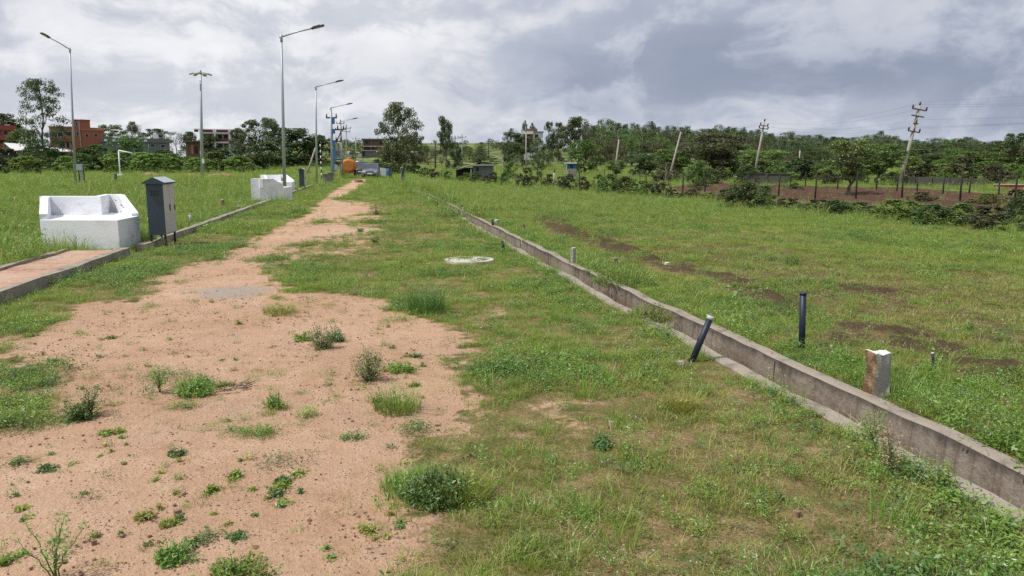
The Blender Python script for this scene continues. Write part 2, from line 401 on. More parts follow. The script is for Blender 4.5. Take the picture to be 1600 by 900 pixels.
soil = t.mix(t.math('MULTIPLY', t.smooth(nG, .52, .68), .35), soil, (.25, .15, .10)); soil = t.mix(t.math('MULTIPLY', t.smooth(nG, .47, .33), .45), soil, (.60, .44, .34))
vr = t.new('ShaderNodeTexVoronoi', {'Scale': 9.0, 'Randomness': 1.0}, feature='DISTANCE_TO_EDGE'); t.l.new(t.mapping(pos, (1, 1, 1)), vr.inputs['Vector'])
soil = t.mix(t.math('MULTIPLY', t.math('MULTIPLY', t.math('SUBTRACT', 1.0, t.smooth(vr.outputs['Distance'], .0, .05)), t.smooth(nE, .45, .6)), .3), soil, (.22, .13, .085))
soil = t.mix(t.math('MULTIPLY', attr('grit'), .8), soil, (.36, .32, .28))
turf = t.ramp(t.math('ADD', t.math('MULTIPLY', nE, .6), t.math('MULTIPLY', nC, .4)),
              [(.34, (.06, .065, .02)), (.45, (.13, .135, .04)), (.54, (.27, .19, .095)), (.62, (.46, .30, .20))])
tfar = t.ramp(t.math('ADD', t.math('MULTIPLY', nD, .6), t.math('MULTIPLY', nA, .4)), [(.36, (.23, .135, .07)), (.45, (.21, .20, .075)), (.55, (.21, .27, .08)), (.68, (.29, .30, .12))])
dist = t.new('ShaderNodeVectorMath', operation='LENGTH'); t.l.new(pos, dist.inputs[0])
turf = t.mix(t.smooth(dist.outputs['Value'], 20, 75), turf, tfar)
nF = t.noise(pos, .18, 6, .7); turf = t.mix(t.math('MULTIPLY', t.smooth(dist.outputs['Value'], 110, 170), t.smooth(nF, .44, .56)), turf, (.055, .085, .035))
turf = t.mix(t.math('MULTIPLY', attr('olive'), .75), turf, t.mix(nB, (.05, .036, .02), (.15, .11, .06)))
f = t.math('ADD', attr('dirt'), t.math('ADD', t.math('MULTIPLY', t.math('SUBTRACT', nE, .5), 1.5), t.math('MULTIPLY', t.math('SUBTRACT', nB, .5), 1.1)))
c = t.mix(t.smooth(f, .34, .62), turf, soil)
c = t.mix(t.math('MULTIPLY', t.smooth(t.math('ADD', attr('mud'), t.math('ADD', t.math('MULTIPLY', t.math('SUBTRACT', nE, .5), 1.8), t.math('MULTIPLY', t.math('SUBTRACT', nB, .5), 2.4))),   .36, .66), .8), c, t.mix(nB, (.03, .019, .013), (.10, .062, .042)))
c = t.mix(t.smooth(t.math('ADD', attr('plough'), t.math('MULTIPLY', t.math('SUBTRACT', nE, .5), 1.0)), .4, .6), c, t.mix(nB, (.055, .028, .021), (.135, .068, .048)))
t.put(b.inputs['Base Color'], c); b.inputs['Roughness'].default_value = .95; b.inputs['Specular IOR Level'].default_value = .12
hgt = t.math('ADD', t.math('MULTIPLY', nB, .6), t.math('ADD', t.math('MULTIPLY', nC, .35), t.math('MULTIPLY', crumb, .35)))
bp = t.new('ShaderNodeBump', {'Strength': 1.0, 'Distance': .06}); t.put(bp.inputs['Height'], hgt); t.l.new(bp.outputs[0], b.inputs['Normal'])

gme = npmesh('ground', V, F, [G], smooth=True)
for nm_, A in (('dirt', dirtA), ('mud', mudA), ('plough', plA), ('olive', olA), ('grit', gcA)):
    at = gme.attributes.new(nm_, 'FLOAT', 'POINT'); at.data.foreach_set('value', A.ravel().astype(np.float32))
tag(link('ground', gme), kind='structure')

# ------------------------------------------------------------------ roadside drain
def strip(profile_fn, ys_, mats, name, parent, midx_fn):
    V = []; rows = []
    for y in ys_:
        pr = profile_fn(y); rows.append(len(pr)); V += pr
    k = rows[0]; Fq = []; mi = []
    for i in range(len(ys_) - 1):
        for j in range(k - 1):
            Fq.append((i * k + j, i * k + j + 1, (i + 1) * k + j + 1, (i + 1) * k + j)); mi.append(midx_fn(j))
    me = npmesh(name, V, Fq, mats, mi); return link(name, me, parent)
drain = empty('drain', (3.0, 10, 0), 0, 'long open concrete drain with stained walls running beside the grass verge', 'drain')
dys = np.arange(-19.5, 46, .22)
WALLM = bpy.data.materials.new('drain_wall_concrete'); WALLM.use_nodes = True; t = NT(WALLM.node_tree); b = t.n['Principled BSDF']
pos = t.new('ShaderNodeNewGeometry').outputs['Position']; sz = t.new('ShaderNodeSeparateXYZ'); t.l.new(pos, sz.inputs[0])
n1 = t.noise(pos, 1.1, 6, .65); n2 = t.noise(t.mapping(pos, (9, 9, .6)), 1.0, 6, .7); n3 = t.noise(pos, 22, 5, .7)
c = t.ramp(t.math('ADD', t.math('MULTIPLY', n1, .6), t.math('MULTIPLY', n3, .4)), [(.34, (.12, .092, .07)), (.46, (.215, .17, .135)), (.56, (.30, .25, .205)), (.68, (.36, .32, .275))])
c = t.mix(t.math('MULTIPLY', t.smooth(n2, .50, .66), .65), c, (.10, .066, .045))
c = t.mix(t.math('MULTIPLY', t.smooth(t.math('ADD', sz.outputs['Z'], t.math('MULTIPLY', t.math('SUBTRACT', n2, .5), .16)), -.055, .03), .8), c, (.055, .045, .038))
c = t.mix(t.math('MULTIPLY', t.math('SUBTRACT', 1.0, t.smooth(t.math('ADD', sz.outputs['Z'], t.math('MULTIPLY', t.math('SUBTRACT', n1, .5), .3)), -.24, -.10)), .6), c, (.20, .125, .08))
t.put(b.inputs['Base Color'], c); b.inputs['Roughness'].default_value = .92
bp = t.new('ShaderNodeBump', {'Strength': .6, 'Distance': .02}); t.put(bp.inputs['Height'], n3); t.l.new(bp.outputs[0], b.inputs['Normal'])
def dsh(y): return float(drain_shift(y))
def wob(y, k): return (float(vnoise(y * 1.7, k)) - .5) * .035 + (float(vnoise(y * 6, k + 9)) - .5) * .016
def prof_far(y):
    s = dsh(y); z = .045 + wob(y, 1.5); z2 = z - .008 + wob(y, 7.5) * .3; e = wob(y, 33.5) * .6; rnd = [(3.375 + s, y, -.35), (3.37 + s + e, y, z2 - .02), (3.355 + s + e, y, z2), (3.262 + s + e * .6, y, z), (3.247 + s + e * .6, y, z - .016), (3.238 + s, y, -.12), (3.228 + s, y, -.6)]
    return [(a - 3.0, b_ - 10, c_) for a, b_, c_ in rnd]
def prof_near(y):
    s = dsh(y); z = .030 + wob(y, 4.5); e = wob(y, 21.5) * .7; rnd = [(2.915 + s, y, -.6), (2.897 + s, y, z - .02), (2.885 + s + e, y, z), (2.795 + s + e, y, z - .004), (2.78 + s + e, y, z - .02), (2.775 + s, y, -.3)]
    return [(a - 3.0, b_ - 10, c_) for a, b_, c_ in rnd]
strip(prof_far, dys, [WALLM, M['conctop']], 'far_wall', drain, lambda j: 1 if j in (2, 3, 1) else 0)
strip(prof_near, dys, [M['conc'], M['conctop']], 'near_wall', drain, lambda j: 1 if j in (1, 2, 3) else 0)
strip(lambda y: [(2.88 - 3 + dsh(y), y - 10, -.42), (3.27 - 3 + dsh(y), y - 10, -.42)], dys, [M['soilm']], 'channel_floor', drain, lambda j: 0)
mb = MB()
for y in np.arange(2.9, 45, 2.5):
    mb.box((3.2365 - 3 + dsh(y), y - 10 + .1, -.12), (.006, .007, .26))
tag(mb.build('joint', M['rust'], drain), kind='stuff')

# ------------------------------------------------------------------ left kerb + footpath slab
def wallstrip(name, x0, x1, y0, y1, zt, mats, seed, kind='structure', step=.3):
    V = []; Fq = []; mi = []; yy = np.arange(y0, y1 + 1e-6, step)
    for y in yy:
        w1, w2 = wob(y, seed), wob(y, seed + 11); g = tz((x0 + x1) / 2, y)
        V += [(x0 + w1, y, g - .25), (x0 + w1, y, g + zt + w2 * .6), (x1 + w2, y, g + zt + w1 * .6), (x1 + w2, y, g - .25)]
    for i in range(len(yy) - 1):
        for j in range(3): Fq.append((i * 4 + j, i * 4 + j + 1, i * 4 + j + 5, i * 4 + j + 4)); mi.append(1 if j == 1 else 0)
    n = len(yy) - 1
    Fq.append((3, 2, 1, 0)); mi.append(0); Fq.append((n * 4, n * 4 + 1, n * 4 + 2, n * 4 + 3)); mi.append(0)
    return tag(link(name, npmesh(name, V, Fq, mats, mi)), kind=kind)
wallstrip('kerb', -4.32, -4.17, 14.9, 58, .13, [M['conc'], M['conctop']], 2.2)
wallstrip('footpath_edge', -4.36, -4.22, 4.0, 14.2, .15, [M['conc'], M['conctop']], 5.2)
wallstrip('footpath_edge', -5.30, -5.20, 4.0, 14.2, .14, [M['conc'], M['conctop']], 8.2)
FP = bpy.data.materials.new('footpath_soil_over_concrete'); FP.use_nodes = True; t = NT(FP.node_tree); b = t.n['Principled BSDF']
pos = t.new('ShaderNodeNewGeometry').outputs['Position']
c = t.ramp(t.math('ADD', t.math('MULTIPLY', t.noise(pos, 1.3, 6, .6), .6), t.math('MULTIPLY', t.noise(pos, 14, 5, .6), .4)), [(.34, (.17, .10, .06)), (.45, (.40, .24, .165)), (.55, (.47, .31, .22)), (.66, (.42, .37, .31))])
t.put(b.inputs['Base Color'], c); b.inputs['Roughness'].default_value = .95
bp = t.new('ShaderNodeBump', {'Strength': .6, 'Distance': .03}); t.put(bp.inputs['Height'], t.noise(pos, 18, 5, .6)); t.l.new(bp.outputs[0], b.inputs['Normal'])
yy = np.arange(4.0, 14.3, .15); xx = np.linspace(-5.21, -4.35, 7)
X_, Y_ = np.meshgrid(xx, yy, indexing='ij'); Z_ = .11 + T(np.full_like(Y_, -4.3), Y_) + (fbm(X_ * 3, Y_ * 3, 3) - .5) * .05
ii = np.arange(X_.size).reshape(X_.shape)
tag(link('footpath', npmesh('footpath', np.stack([X_.ravel(), Y_.ravel(), Z_.ravel()], -1), np.stack([ii[:-1, :-1], ii[1:, :-1], ii[1:, 1:], ii[:-1, 1:]], -1).reshape(-1, 4), [FP], smooth=True)), kind='structure')
p = PT(64, 394); q = PT(-260, 394)
mb = MB(); L = math.hypot(p[0] - q[0], p[1] - q[1]); mb.box(((p[0] + q[0]) / 2, (p[1] + q[1]) / 2, -.01), (L, .12, .12), math.atan2(p[1] - q[1], p[0] - q[0]))
tag(mb.build('path_edging', M['conctop'], bevel=.01), kind='structure')

# ------------------------------------------------------------------ plant prototypes (not linked to the scene; used by the ground-cover scatter)
L_grass = leafmat('grass_blade', (.245, .305, .052), (.38, .365, .090), .3, .6)
L_bright = leafmat('fresh_grass_blade', (.215, .35, .045), (.31, .405, .065), .35, .5)
L_straw = leafmat('dry_grass_blade', (.44, .37, .21), (.36, .28, .15), .15, .8)
L_creep = leafmat('creeping_weed_leaf', (.155, .285, .045), (.245, .35, .06), .3, .7)
L_dark = leafmat('dark_weed_leaf', (.085, .17, .05), (.125, .215, .05), .25, .8)
L_grey = leafmat('grey_green_leaf', (.16, .20, .075), (.22, .24, .10), .2, 2.0)
L_flower = leafmat('pale_flower', (.6, .6, .5), (.55, .56, .42), .2)
def blades(rg, n, R, h, wd, lean, seg=2):
    """n bent blades from a disc of radius R"""
    Vs = []; Fs = []
    for i in range(n):
        a = rg.uniform(0, 2 * PI); r0 = R * math.sqrt(rg.uniform()); bx, by = r0 * math.cos(a), r0 * math.sin(a)
        d = a + rg.normal() * .9; H = h * rg.uniform(.45, 1.15); ln = lean * rg.uniform(.2, 1.5) * H
        px, py = -math.sin(d + rg.normal() * .6), math.cos(d + rg.normal() * .6); ww = wd * rg.uniform(.6, 1.3); k = len(Vs)
        for s_ in range(seg + 1):
            tt = s_ / seg; off = ln * tt ** 1.7; z = H * (tt - .25 * tt * tt * min(1, lean)); wl_ = ww * (1 - tt * .85) / 2
            cx_, cy_ = bx + math.cos(d) * off, by + math.sin(d) * off
            Vs += [(cx_ - px * wl_, cy_ - py * wl_, z - .01), (cx_ + px * wl_, cy_ + py * wl_, z - .01)]
        for s_ in range(seg): Fs.append((k + 2 * s_, k + 2 * s_ + 1, k + 2 * s_ + 3, k + 2 * s_ + 2))
    return Vs, Fs
def leaflet(rg, c, size, up=.6):
    """one small folded leaf, two quads' worth as a diamond quad"""
    n_ = np.array([rg.normal() * (1 - up), rg.normal() * (1 - up), up + .2]); n_ /= np.linalg.norm(n_)
    a = np.cross(n_, rg.normal(size=3)); a /= np.linalg.norm(a); b_ = np.cross(n_, a); c = np.asarray(c)
    return [c - a * size, c + b_ * size * .42, c + a * size, c - b_ * size * .42]
def leaves(rg, pts, size, up=.5):
    Vs = []; Fs = []
    for p_ in pts:
        k = len(Vs); Vs += leaflet(rg, p_, size * rg.uniform(.6, 1.3), up); Fs.append((k, k + 1, k + 2, k + 3))
    return Vs, Fs
def join(parts):
    V = []; F_ = []; mi = []
    for (v, f), m in parts:
        k = len(V); V += [tuple(x) for x in v]; F_ += [tuple(i + k for i in q_) for q_ in f]; mi += [m] * len(f)
    return V, F_, mi
PROTO = bpy.data.collections.new('plant_kinds')
PN = []
def proto(parts, mats):
    V, F_, mi = join(parts); o = bpy.data.objects.new('plant_kind_%02d' % len(PN), npmesh('plant_kind', V, F_, mats, mi)); PROTO.objects.link(o); PN.append(o.name)
rg = np.random.default_rng(11)
for i in range(4): proto([(blades(rg, 26, .07, .075, .0042, .9), 0), (blades(rg, 5, .06, .07, .004, 1.1), 1)], [L_grass, L_straw])          # 0-3 short turf
for i in range(3): proto([(blades(rg, 30, .07, .085, .0045, .8), 0)], [L_bright])                                                        # 4-6 fresh turf
for i in range(3): proto([(blades(rg, 12, .09, .05, .0035, 1.6), 0), (blades(rg, 14, .07, .05, .004, 1.2), 1)], [L_straw, L_grass])        # 7-9 dry
for i in range(4):                                                                                                                        # 10-13 creeping leafy weed
    pts = []
    for s_ in range(12):
        a = rg.uniform(0, 2 * PI); L_ = rg.uniform(.05, .15)
        for k in range(9): pts.append((math.cos(a) * L_ * k / 8 + rg.normal() * .008, math.sin(a) * L_ * k / 8 + rg.normal() * .008, .012 + rg.uniform(0, .05)))
    proto([(leaves(rg, pts, .0085, .55), 0), (blades(rg, 9, .08, .05, .0035, .9), 1)], [L_creep if i < 3 else L_dark, L_grass])
for i in range(3):                                                                                                                        # 14-16 upright weed with pale flower heads
    pts = []; fl = []
    for s_ in range(6):
        a = rg.uniform(0, 2 * PI); ln = rg.uniform(.03, .10); H = rg.uniform(.10, .24)
        for k in range(9):
            tt = (k + 1) / 9; pts.append((math.cos(a) * ln * tt + rg.normal() * .018, math.sin(a) * ln * tt + rg.normal() * .018, H * tt))
        for k in range(3): fl.append((math.cos(a) * ln + rg.normal() * .016, math.sin(a) * ln + rg.normal() * .016, H + rg.uniform(0, .02)))
    proto([(leaves(rg, pts, .010, .35), 0), (leaves(rg, fl, .0045, .8), 1), (blades(rg, 8, .05, .14, .003, .5), 2)], [L_creep, L_flower, L_grass])
for i in range(3): proto([(blades(rg, 34, .08, .22, .006, .45), 0), (blades(rg, 6, .07, .24, .004, .5), 1)], [L_bright, L_straw])         # 17-19 tall grass
for i in range(2):                                                                                                                        # 20-21 dark low weed
    pts = [(rg.normal() * .05, rg.normal() * .05, abs(rg.normal()) * .035 + .01) for _ in range(55)]
    proto([(leaves(rg, pts, .0095, .5), 0)], [L_dark])
KINDS = dict(turf=(0, 4), fresh=(4, 7), dry=(7, 10), creep=(10, 14), flower=(14, 17), tall=(17, 20), dark=(20, 22))
def scatter(name, P, rot, scl, idx_, coll, label=None):
    me = bpy.data.meshes.new(name); me.vertices.add(len(P)); me.vertices.foreach_set('co', np.asarray(P, np.float32).ravel())
    for nme, arr, typ in (('rotv', rot, 'FLOAT_VECTOR'), ('scl', scl, 'FLOAT'), ('pick', idx_, 'INT')):
        at = me.attributes.new(nme, typ, 'POINT')
        if typ == 'FLOAT_VECTOR': at.data.foreach_set('vector', np.asarray(arr, np.float32).ravel())
        else: at.data.foreach_set('value', np.asarray(arr, np.float32 if typ == 'FLOAT' else np.int32))
    o = link(name, me); ng = bpy.data.node_groups.new(name, 'GeometryNodeTree')
    ng.interface.new_socket('Geometry', in_out='INPUT', socket_type='NodeSocketGeometry'); ng.interface.new_socket('Geometry', in_out='OUTPUT', socket_type='NodeSocketGeometry')
    n = ng.nodes; gi = n.new('NodeGroupInput'); go = n.new('NodeGroupOutput'); ip = n.new('GeometryNodeInstanceOnPoints'); ci = n.new('GeometryNodeCollectionInfo')
    ci.inputs['Collection'].default_value = coll; ci.inputs['Separate Children'].default_value = True; ci.inputs['Reset Children'].default_value = True
    def na(nm, ty):
        q = n.new('GeometryNodeInputNamedAttribute'); q.data_type = ty; q.inputs['Name'].default_value = nm; return q.outputs['Attribute']
    ng.links.new(gi.outputs[0], ip.inputs['Points']); ng.links.new(ci.outputs[0], ip.inputs['Instance']); ip.inputs['Pick Instance'].default_value = True
    ng.links.new(na('pick', 'INT'), ip.inputs['Instance Index']); ng.links.new(na('scl', 'FLOAT'), ip.inputs['Scale'])
    er = n.new('FunctionNodeEulerToRotation'); ng.links.new(na('rotv', 'FLOAT_VECTOR'), er.inputs[0]); ng.links.new(er.outputs[0], ip.inputs['Rotation'])
    ng.links.new(ip.outputs[0], go.inputs[0])
    md = o.modifiers.new('scatter', 'NODES'); md.node_group = ng
    return tag(o, kind='stuff')
BENCHES = []   # footprints kept clear
def sample_ring(r0, r1, n, half=50):
    r = np.sqrt(RNG.uniform(r0 ** 2, r1 ** 2, n)); a = YAW + np.radians(RNG.uniform(-half, half, n))
    return r * np.sin(a), r * np.cos(a)
def blocked(X, Y):
    s = drain_shift(Y); jj = (vnoise(Y * 2.3, 5.5) - .5) * .10; m = (X > 2.775 + s + jj) & (X < 3.385 + s + jj * .6) & (Y < 46)
    m |= (X > -5.28) & (X < -4.24) & (Y > 3) & (Y < 14.3)
    m |= (X > -4.36) & (X < -4.14) & (Y > 14.5) & (Y < 58)
    for p_ in BENCHES: m |= pip(p_, X, Y)
    return m
def choose(w_):
    """w_: dict kind -> weights array; returns indices"""
    ks = list(w_); A = np.stack([np.broadcast_to(w_[k], next(iter(w_.values())).shape) for k in ks]); A = A / A.sum(0); c_ = A.cumsum(0); u_ = RNG.uniform(size=A.shape[1])
    k_ = (u_[None, :] > c_).sum(0).clip(0, len(ks) - 1); lo = np.array([KINDS[k][0] for k in ks])[k_]; hi = np.array([KINDS[k][1] for k in ks])[k_]
    return (lo + (RNG.uniform(size=len(k_)) * (hi - lo)).astype(int)).clip(max=21)
def make_cover():
    PP = []; RR = []; SS = []; II = []
    for (r0, r1, n, sc) in ((1.6, 5, 15000, .70), (5, 9, 36000, .68), (9, 16, 74000, .72), (16, 28, 100000, .85), (28, 50, 120000, 1.05), (50, 85, 90000, 1.5), (85, 150, 60000, 2.2)):
        X, Y = sample_ring(r0, r1, int(n))
        m = ~blocked(X, Y); X, Y = X[m], Y[m]
        d = cover(X, Y); mud = soft(MUD, X, Y, .25, 3); pl = soft(PLOUGH, X, Y, .3, 3); ol = soft(OLIVE, X, Y, .8, 3)
        n1 = fbm(X * .9, Y * .9, 4); n2 = fbm(X * .35 + 90, Y * .35, 3); n3 = fbm(X * 2.3 + 30, Y * 2.3, 3)
        right = sstep(X - drain_shift(Y), 3.1, 3.3); left = 1 - sstep(X, -4.5, -4.1)
        kk = np.clip(11 / np.hypot(X, Y), .3, 1); bare = sstep(d + (n3 - .5) * 1.3 * kk + (fbm(X * 6, Y * 6, 2) - .5) * .7 * kk, .32, .62)
        n4 = fbm(X * 3.5 + 7, Y * 3.5, 3); dens = (1 - bare) * (.20 + .80 * sstep(n1 * .5 + n4 * .5, .40, .57)) + bare * (.012 + .05 * sstep(n1, .58, .7))
        dens = np.where(right + left > .5, np.maximum(dens, .85), dens)
        dens = dens * (1 - .72 * np.clip(ol * 1.6, 0, 1) * (1 - sstep(n4 * .6 + n3 * .4, .46, .58)))
        dens = dens * (1 - .55 * sstep(mud + (n3 - .5) * 1.2 + (n4 - .5) * 1.6, .35, .65)) * (1 - .88 * sstep(pl + (n3 - .5) * .6, .4, .6))
        m = RNG.uniform(size=len(X)) < dens
        X, Y, n1, n2, n3, d, mud, right, left, bare, ol = [q[m] for q in (X, Y, n1, n2, n3, d, mud, right, left, bare, ol)]
        r = np.hypot(X, Y)
        hedge = np.where(X > 0, sstep(r, 18, 30), 0) * right
        kerb_side = np.exp(-((X - drain_shift(Y) - 2.6) / .35) ** 2) + np.exp(-((X - drain_shift(Y) - 3.7) / .4) ** 2)
        w_ = dict(turf=1.3 + 0 * X + ol * 2.5, fresh=.25 + 2.6 * sstep(n2, .45, .6) + right * 1.2 + left * 1.6 + sstep(r, 14, 40) * 2, dry=.35 + 1.3 * sstep(n2, .55, .38) + ol * 2.2,
                  creep=.25 + 2.2 * sstep(n1, .52, .64) + kerb_side * 2.0, flower=.06 + .4 * sstep(n3, .58, .7) + right * .3 * sstep(n1, .5, .65) + hedge * .7 + .25 * left,
                  tall=.02 + .02 * kerb_side + hedge * .5 + left * .25 + .2 * sstep(r, 22, 45) * (1 - right), dark=.15 + .7 * sstep(n1, .58, .68))
        ix = choose(w_)
        s = RNG.lognormal(0, .28, len(X)) * sc * (.75 + .6 * n1) * np.where(bare > .5, .7, 1.0) * (1 + .25 * left * (r < 60)) * (1 + .7 * sstep(n2, .52, .66) * np.maximum(left, (r > 18) * (1 - right)))
        e_ = X - drain_shift(Y); edge = (((e_ > 2.66) & (e_ < 2.9)) | ((e_ > 3.32) & (e_ < 3.55))) & (Y < 60)
        s = np.where(edge, s * np.where(Y > 22, 1.9, 1.15) * (.6 + vnoise(Y * 1.1, 3.3)), s)
        PP.append(np.stack([X, Y, T(X, Y) + mud * .0], -1)); SS.append(s); II.append(ix)
        RR.append(np.stack([RNG.normal(0, .12, len(X)), RNG.normal(0, .12, len(X)), RNG.uniform(0, 2 * PI, len(X))], -1))
    P_ = np.concatenate(PP); print('tufts', len(P_))
    scatter('grass', P_, np.concatenate(RR), np.concatenate(SS), np.concatenate(II), PROTO)
# pebbles and soil crumbs on the bare track
PEB = bpy.data.collections.new('pebble_kinds')
for i in range(4):
    bm = bmesh.new(); bmesh.ops.create_icosphere(bm, subdivisions=1, radius=1)
    for v_ in bm.verts: v_.co *= random.uniform(.65, 1.2); v_.co.z *= .6
    me = bpy.data.meshes.new('pebble_kind'); bm.to_mesh(me); bm.free(); me.materials.append(M['soilm'] if i < 2 else (M['soild'] if i == 2 else M['brickp']))
    o = bpy.data.objects.new('pebble_kind_%d' % i, me); PEB.objects.link(o)
def make_gravel():
    X, Y = sample_ring(1.6, 17, 95000); d = cover(X, Y); m = (RNG.uniform(size=len(X)) < sstep(d, .3, .8) * (.25 + .75 * sstep(fbm(X * 1.5, Y * 1.5, 3), .42, .62))) & ~blocked(X, Y)
    X, Y = X[m], Y[m]; s = np.clip(RNG.lognormal(math.log(.0044), .5, len(X)), .002, .020)
    scatter('gravel', np.stack([X, Y, T(X, Y) + .002], -1), np.stack([0 * X, 0 * X, RNG.uniform(0, 6.28, len(X))], -1), s, RNG.integers(0, 4, len(X)), PEB)
# ------------------------------------------------------------------ white masonry benches
def bench(loc_fn, name_label, mirror=False):
    """plan corners measured on the ground: A..G anticlockwise from the front corner"""
    pts = loc_fn; base = pts[0]; z0 = tz(*base)
    root = empty('masonry_bench', (base[0], base[1], z0), 0, name_label, 'bench', 'white masonry benches along the kerb')
    L = [(p[0] - base[0], p[1] - base[1]) for p in pts]
    A, B, C, D, E, F_, G_ = L
    mb = MB(); mb.prism(L, -.35, .60); mb.build('seat', M['white'], root, bevel=.012)
    # wall along G..F..E..D (back), short arm A-G and sloped wing D-C
    cen = (sum(p[0] for p in L) / 7, sum(p[1] for p in L) / 7)
    def inset(p, q, side, th):
        dx, dy = q[0] - p[0], q[1] - p[1]; l = math.hypot(dx, dy); nx_, ny_ = -dy / l * th, dx / l * th
        mx, my = (p[0] + q[0]) / 2, (p[1] + q[1]) / 2
        if (mx + nx_ - cen[0]) ** 2 + (my + ny_ - cen[1]) ** 2 > (mx - nx_ - cen[0]) ** 2 + (my - ny_ - cen[1]) ** 2: nx_, ny_ = -nx_, -ny_
        return (nx_, ny_)
    th = .13; H = .97
    def wall(p, q, hs, e=.05):
        """hs: list of (fraction along p->q, height)"""
        n_ = inset(p, q, 1, th); l = math.hypot(q[0] - p[0], q[1] - p[1]); ux, uy = (q[0] - p[0]) / l, (q[1] - p[1]) / l
        pts_ = [(p[0] + ux * (f_ * l + (e if 0 < 0 else 0)), p[1] + uy * f_ * l) for f_, _ in hs]; lo = pts_; hi = [(x_ + n_[0], y_ + n_[1]) for x_, y_ in pts_]
        mb = MB(); v0 = [mb.bm.verts.new((x_, y_, .598)) for x_, y_ in lo]; v1 = [mb.bm.verts.new((x_, y_, z_)) for (x_, y_), (_, z_) in zip(lo, hs)]
        w0 = [mb.bm.verts.new((x_, y_, .598)) for x_, y_ in hi]; w1 = [mb.bm.verts.new((x_, y_, z_)) for (x_, y_), (_, z_) in zip(hi, hs)]; f = mb.bm.faces.new
        for i in range(len(hs) - 1): f((v0[i], v0[i + 1], v1[i + 1], v1[i])); f((w0[i + 1], w0[i], w1[i], w1[i + 1])); f((v1[i], v1[i + 1], w1[i + 1], w1[i])); f((v0[i + 1], v0[i], w0[i], w0[i + 1]))
        f((v0[0], v1[0], w1[0], w0[0])); f((v0[-1], w0[-1], w1[-1], v1[-1])); return mb
    # the back is one mitred ribbon G-F-E-D
    P4 = [G_, F_, E, D]; N4 = [inset(P4[i], P4[i + 1], 1, th) for i in range(3)]
    def mit(i):
        if i == 0: n_ = N4[0]; k = 1
        elif i == 3: n_ = N4[2]; k = 1
        else:
            a_, b_ = N4[i - 1], N4[i]; n_ = (a_[0] + b_[0], a_[1] + b_[1]); k = 2 * th * th / max(1e-6, n_[0] ** 2 + n_[1] ** 2)
        return (P4[i][0] + n_[0] * k, P4[i][1] + n_[1] * k)
    I4 = [mit(i) for i in range(4)]; mb = MB(); mb.prism(P4 + I4[::-1], .599, H); mb.build('backrest', M['white'], root, bevel=.008)
    wall(A, G_, [(0, .70), (.42, H - .004), (.995, H - .004)]).build('armrest', M['white'], root)
    wall(C, D, [(0, .655), (.72, H + .006), (.99, H + .006)]).build('armrest', M['white'], root)
    BENCHES.append([(p[0], p[1]) for p in pts]); return root, L
def cs(u, D_):  # point at camera depth D_ in column u (column taken at picture row ~360)
    m = (u - 800) / FPX; fx, fy = sa, ca; k = D_ * (cp + sp * (EYE - .6) / D_)
    return D_ * fx + m * k * ca, D_ * fy - m * k * sa
b1 = [cs(62, 13.75), cs(184, 13.65), cs(217, 14.75), cs(190, 16.0), cs(166, 16.1), cs(151, 15.15), cs(70, 15.15)]
root1, L1 = bench(b1, 'white painted masonry bench with black scuffs, nearest, at the end of the footpath slab')
# black scuffs on the inner side of the sloped wing
C_, D_ = Vector((*L1[2], 0)), Vector((*L1[3], 0)); dn = (D_ - C_).normalized(); nn = Vector((dn.y, -dn.x, 0)); 
if nn.dot(Vector((L1[4][0], L1[4][1], 0)) - D_) < 0: nn = -nn
for k, (s_, z_, l_) in enumerate(((.90, .86, .10), (.84, .855, .05), (.55, .78, .10), (.47, .76, .12), (.40, .74, .05), (.60, .64, .10))):
    p_ = C_.lerp(D_, s_) + nn * .133; mb = MB(); mb.box((p_.x, p_.y, z_), (l_, .003, .014), math.atan2(dn.y, dn.x), rot=(Matrix.Rotation(math.atan2(dn.y, dn.x), 3, 'Z') @ Matrix.Rotation(.35 * (k % 3 - 1), 3, 'Y'))); mb.build('scuff_mark', M['dark'], root1)
# second bench: mirror image, its back to the viewer; third faces the viewer again
def place_plan(u0, dep, turn):
    ax, ay = cs(u0, dep); ref = b1[0]
    return [(ax - (p[1] - ref[1]) * .6, ay + (p[0] - ref[0]) * .9) if turn else (ax + p[0] - ref[0], ay + p[1] - ref[1]) for p in b1]
b2 = place_plan(443, 32.6, True); root2, _ = bench(b2, 'white masonry bench seen from its blank side, at the foot of the tallest lamp post')
b3 = place_plan(416, 43.0, False); root3, _ = bench(b3, 'white masonry bench just behind another one, left of the grey pillar box')
b4 = place_plan(606, 88.0, True); root4, _ = bench(b4, 'farthest white masonry bench, beside the parked grey car')

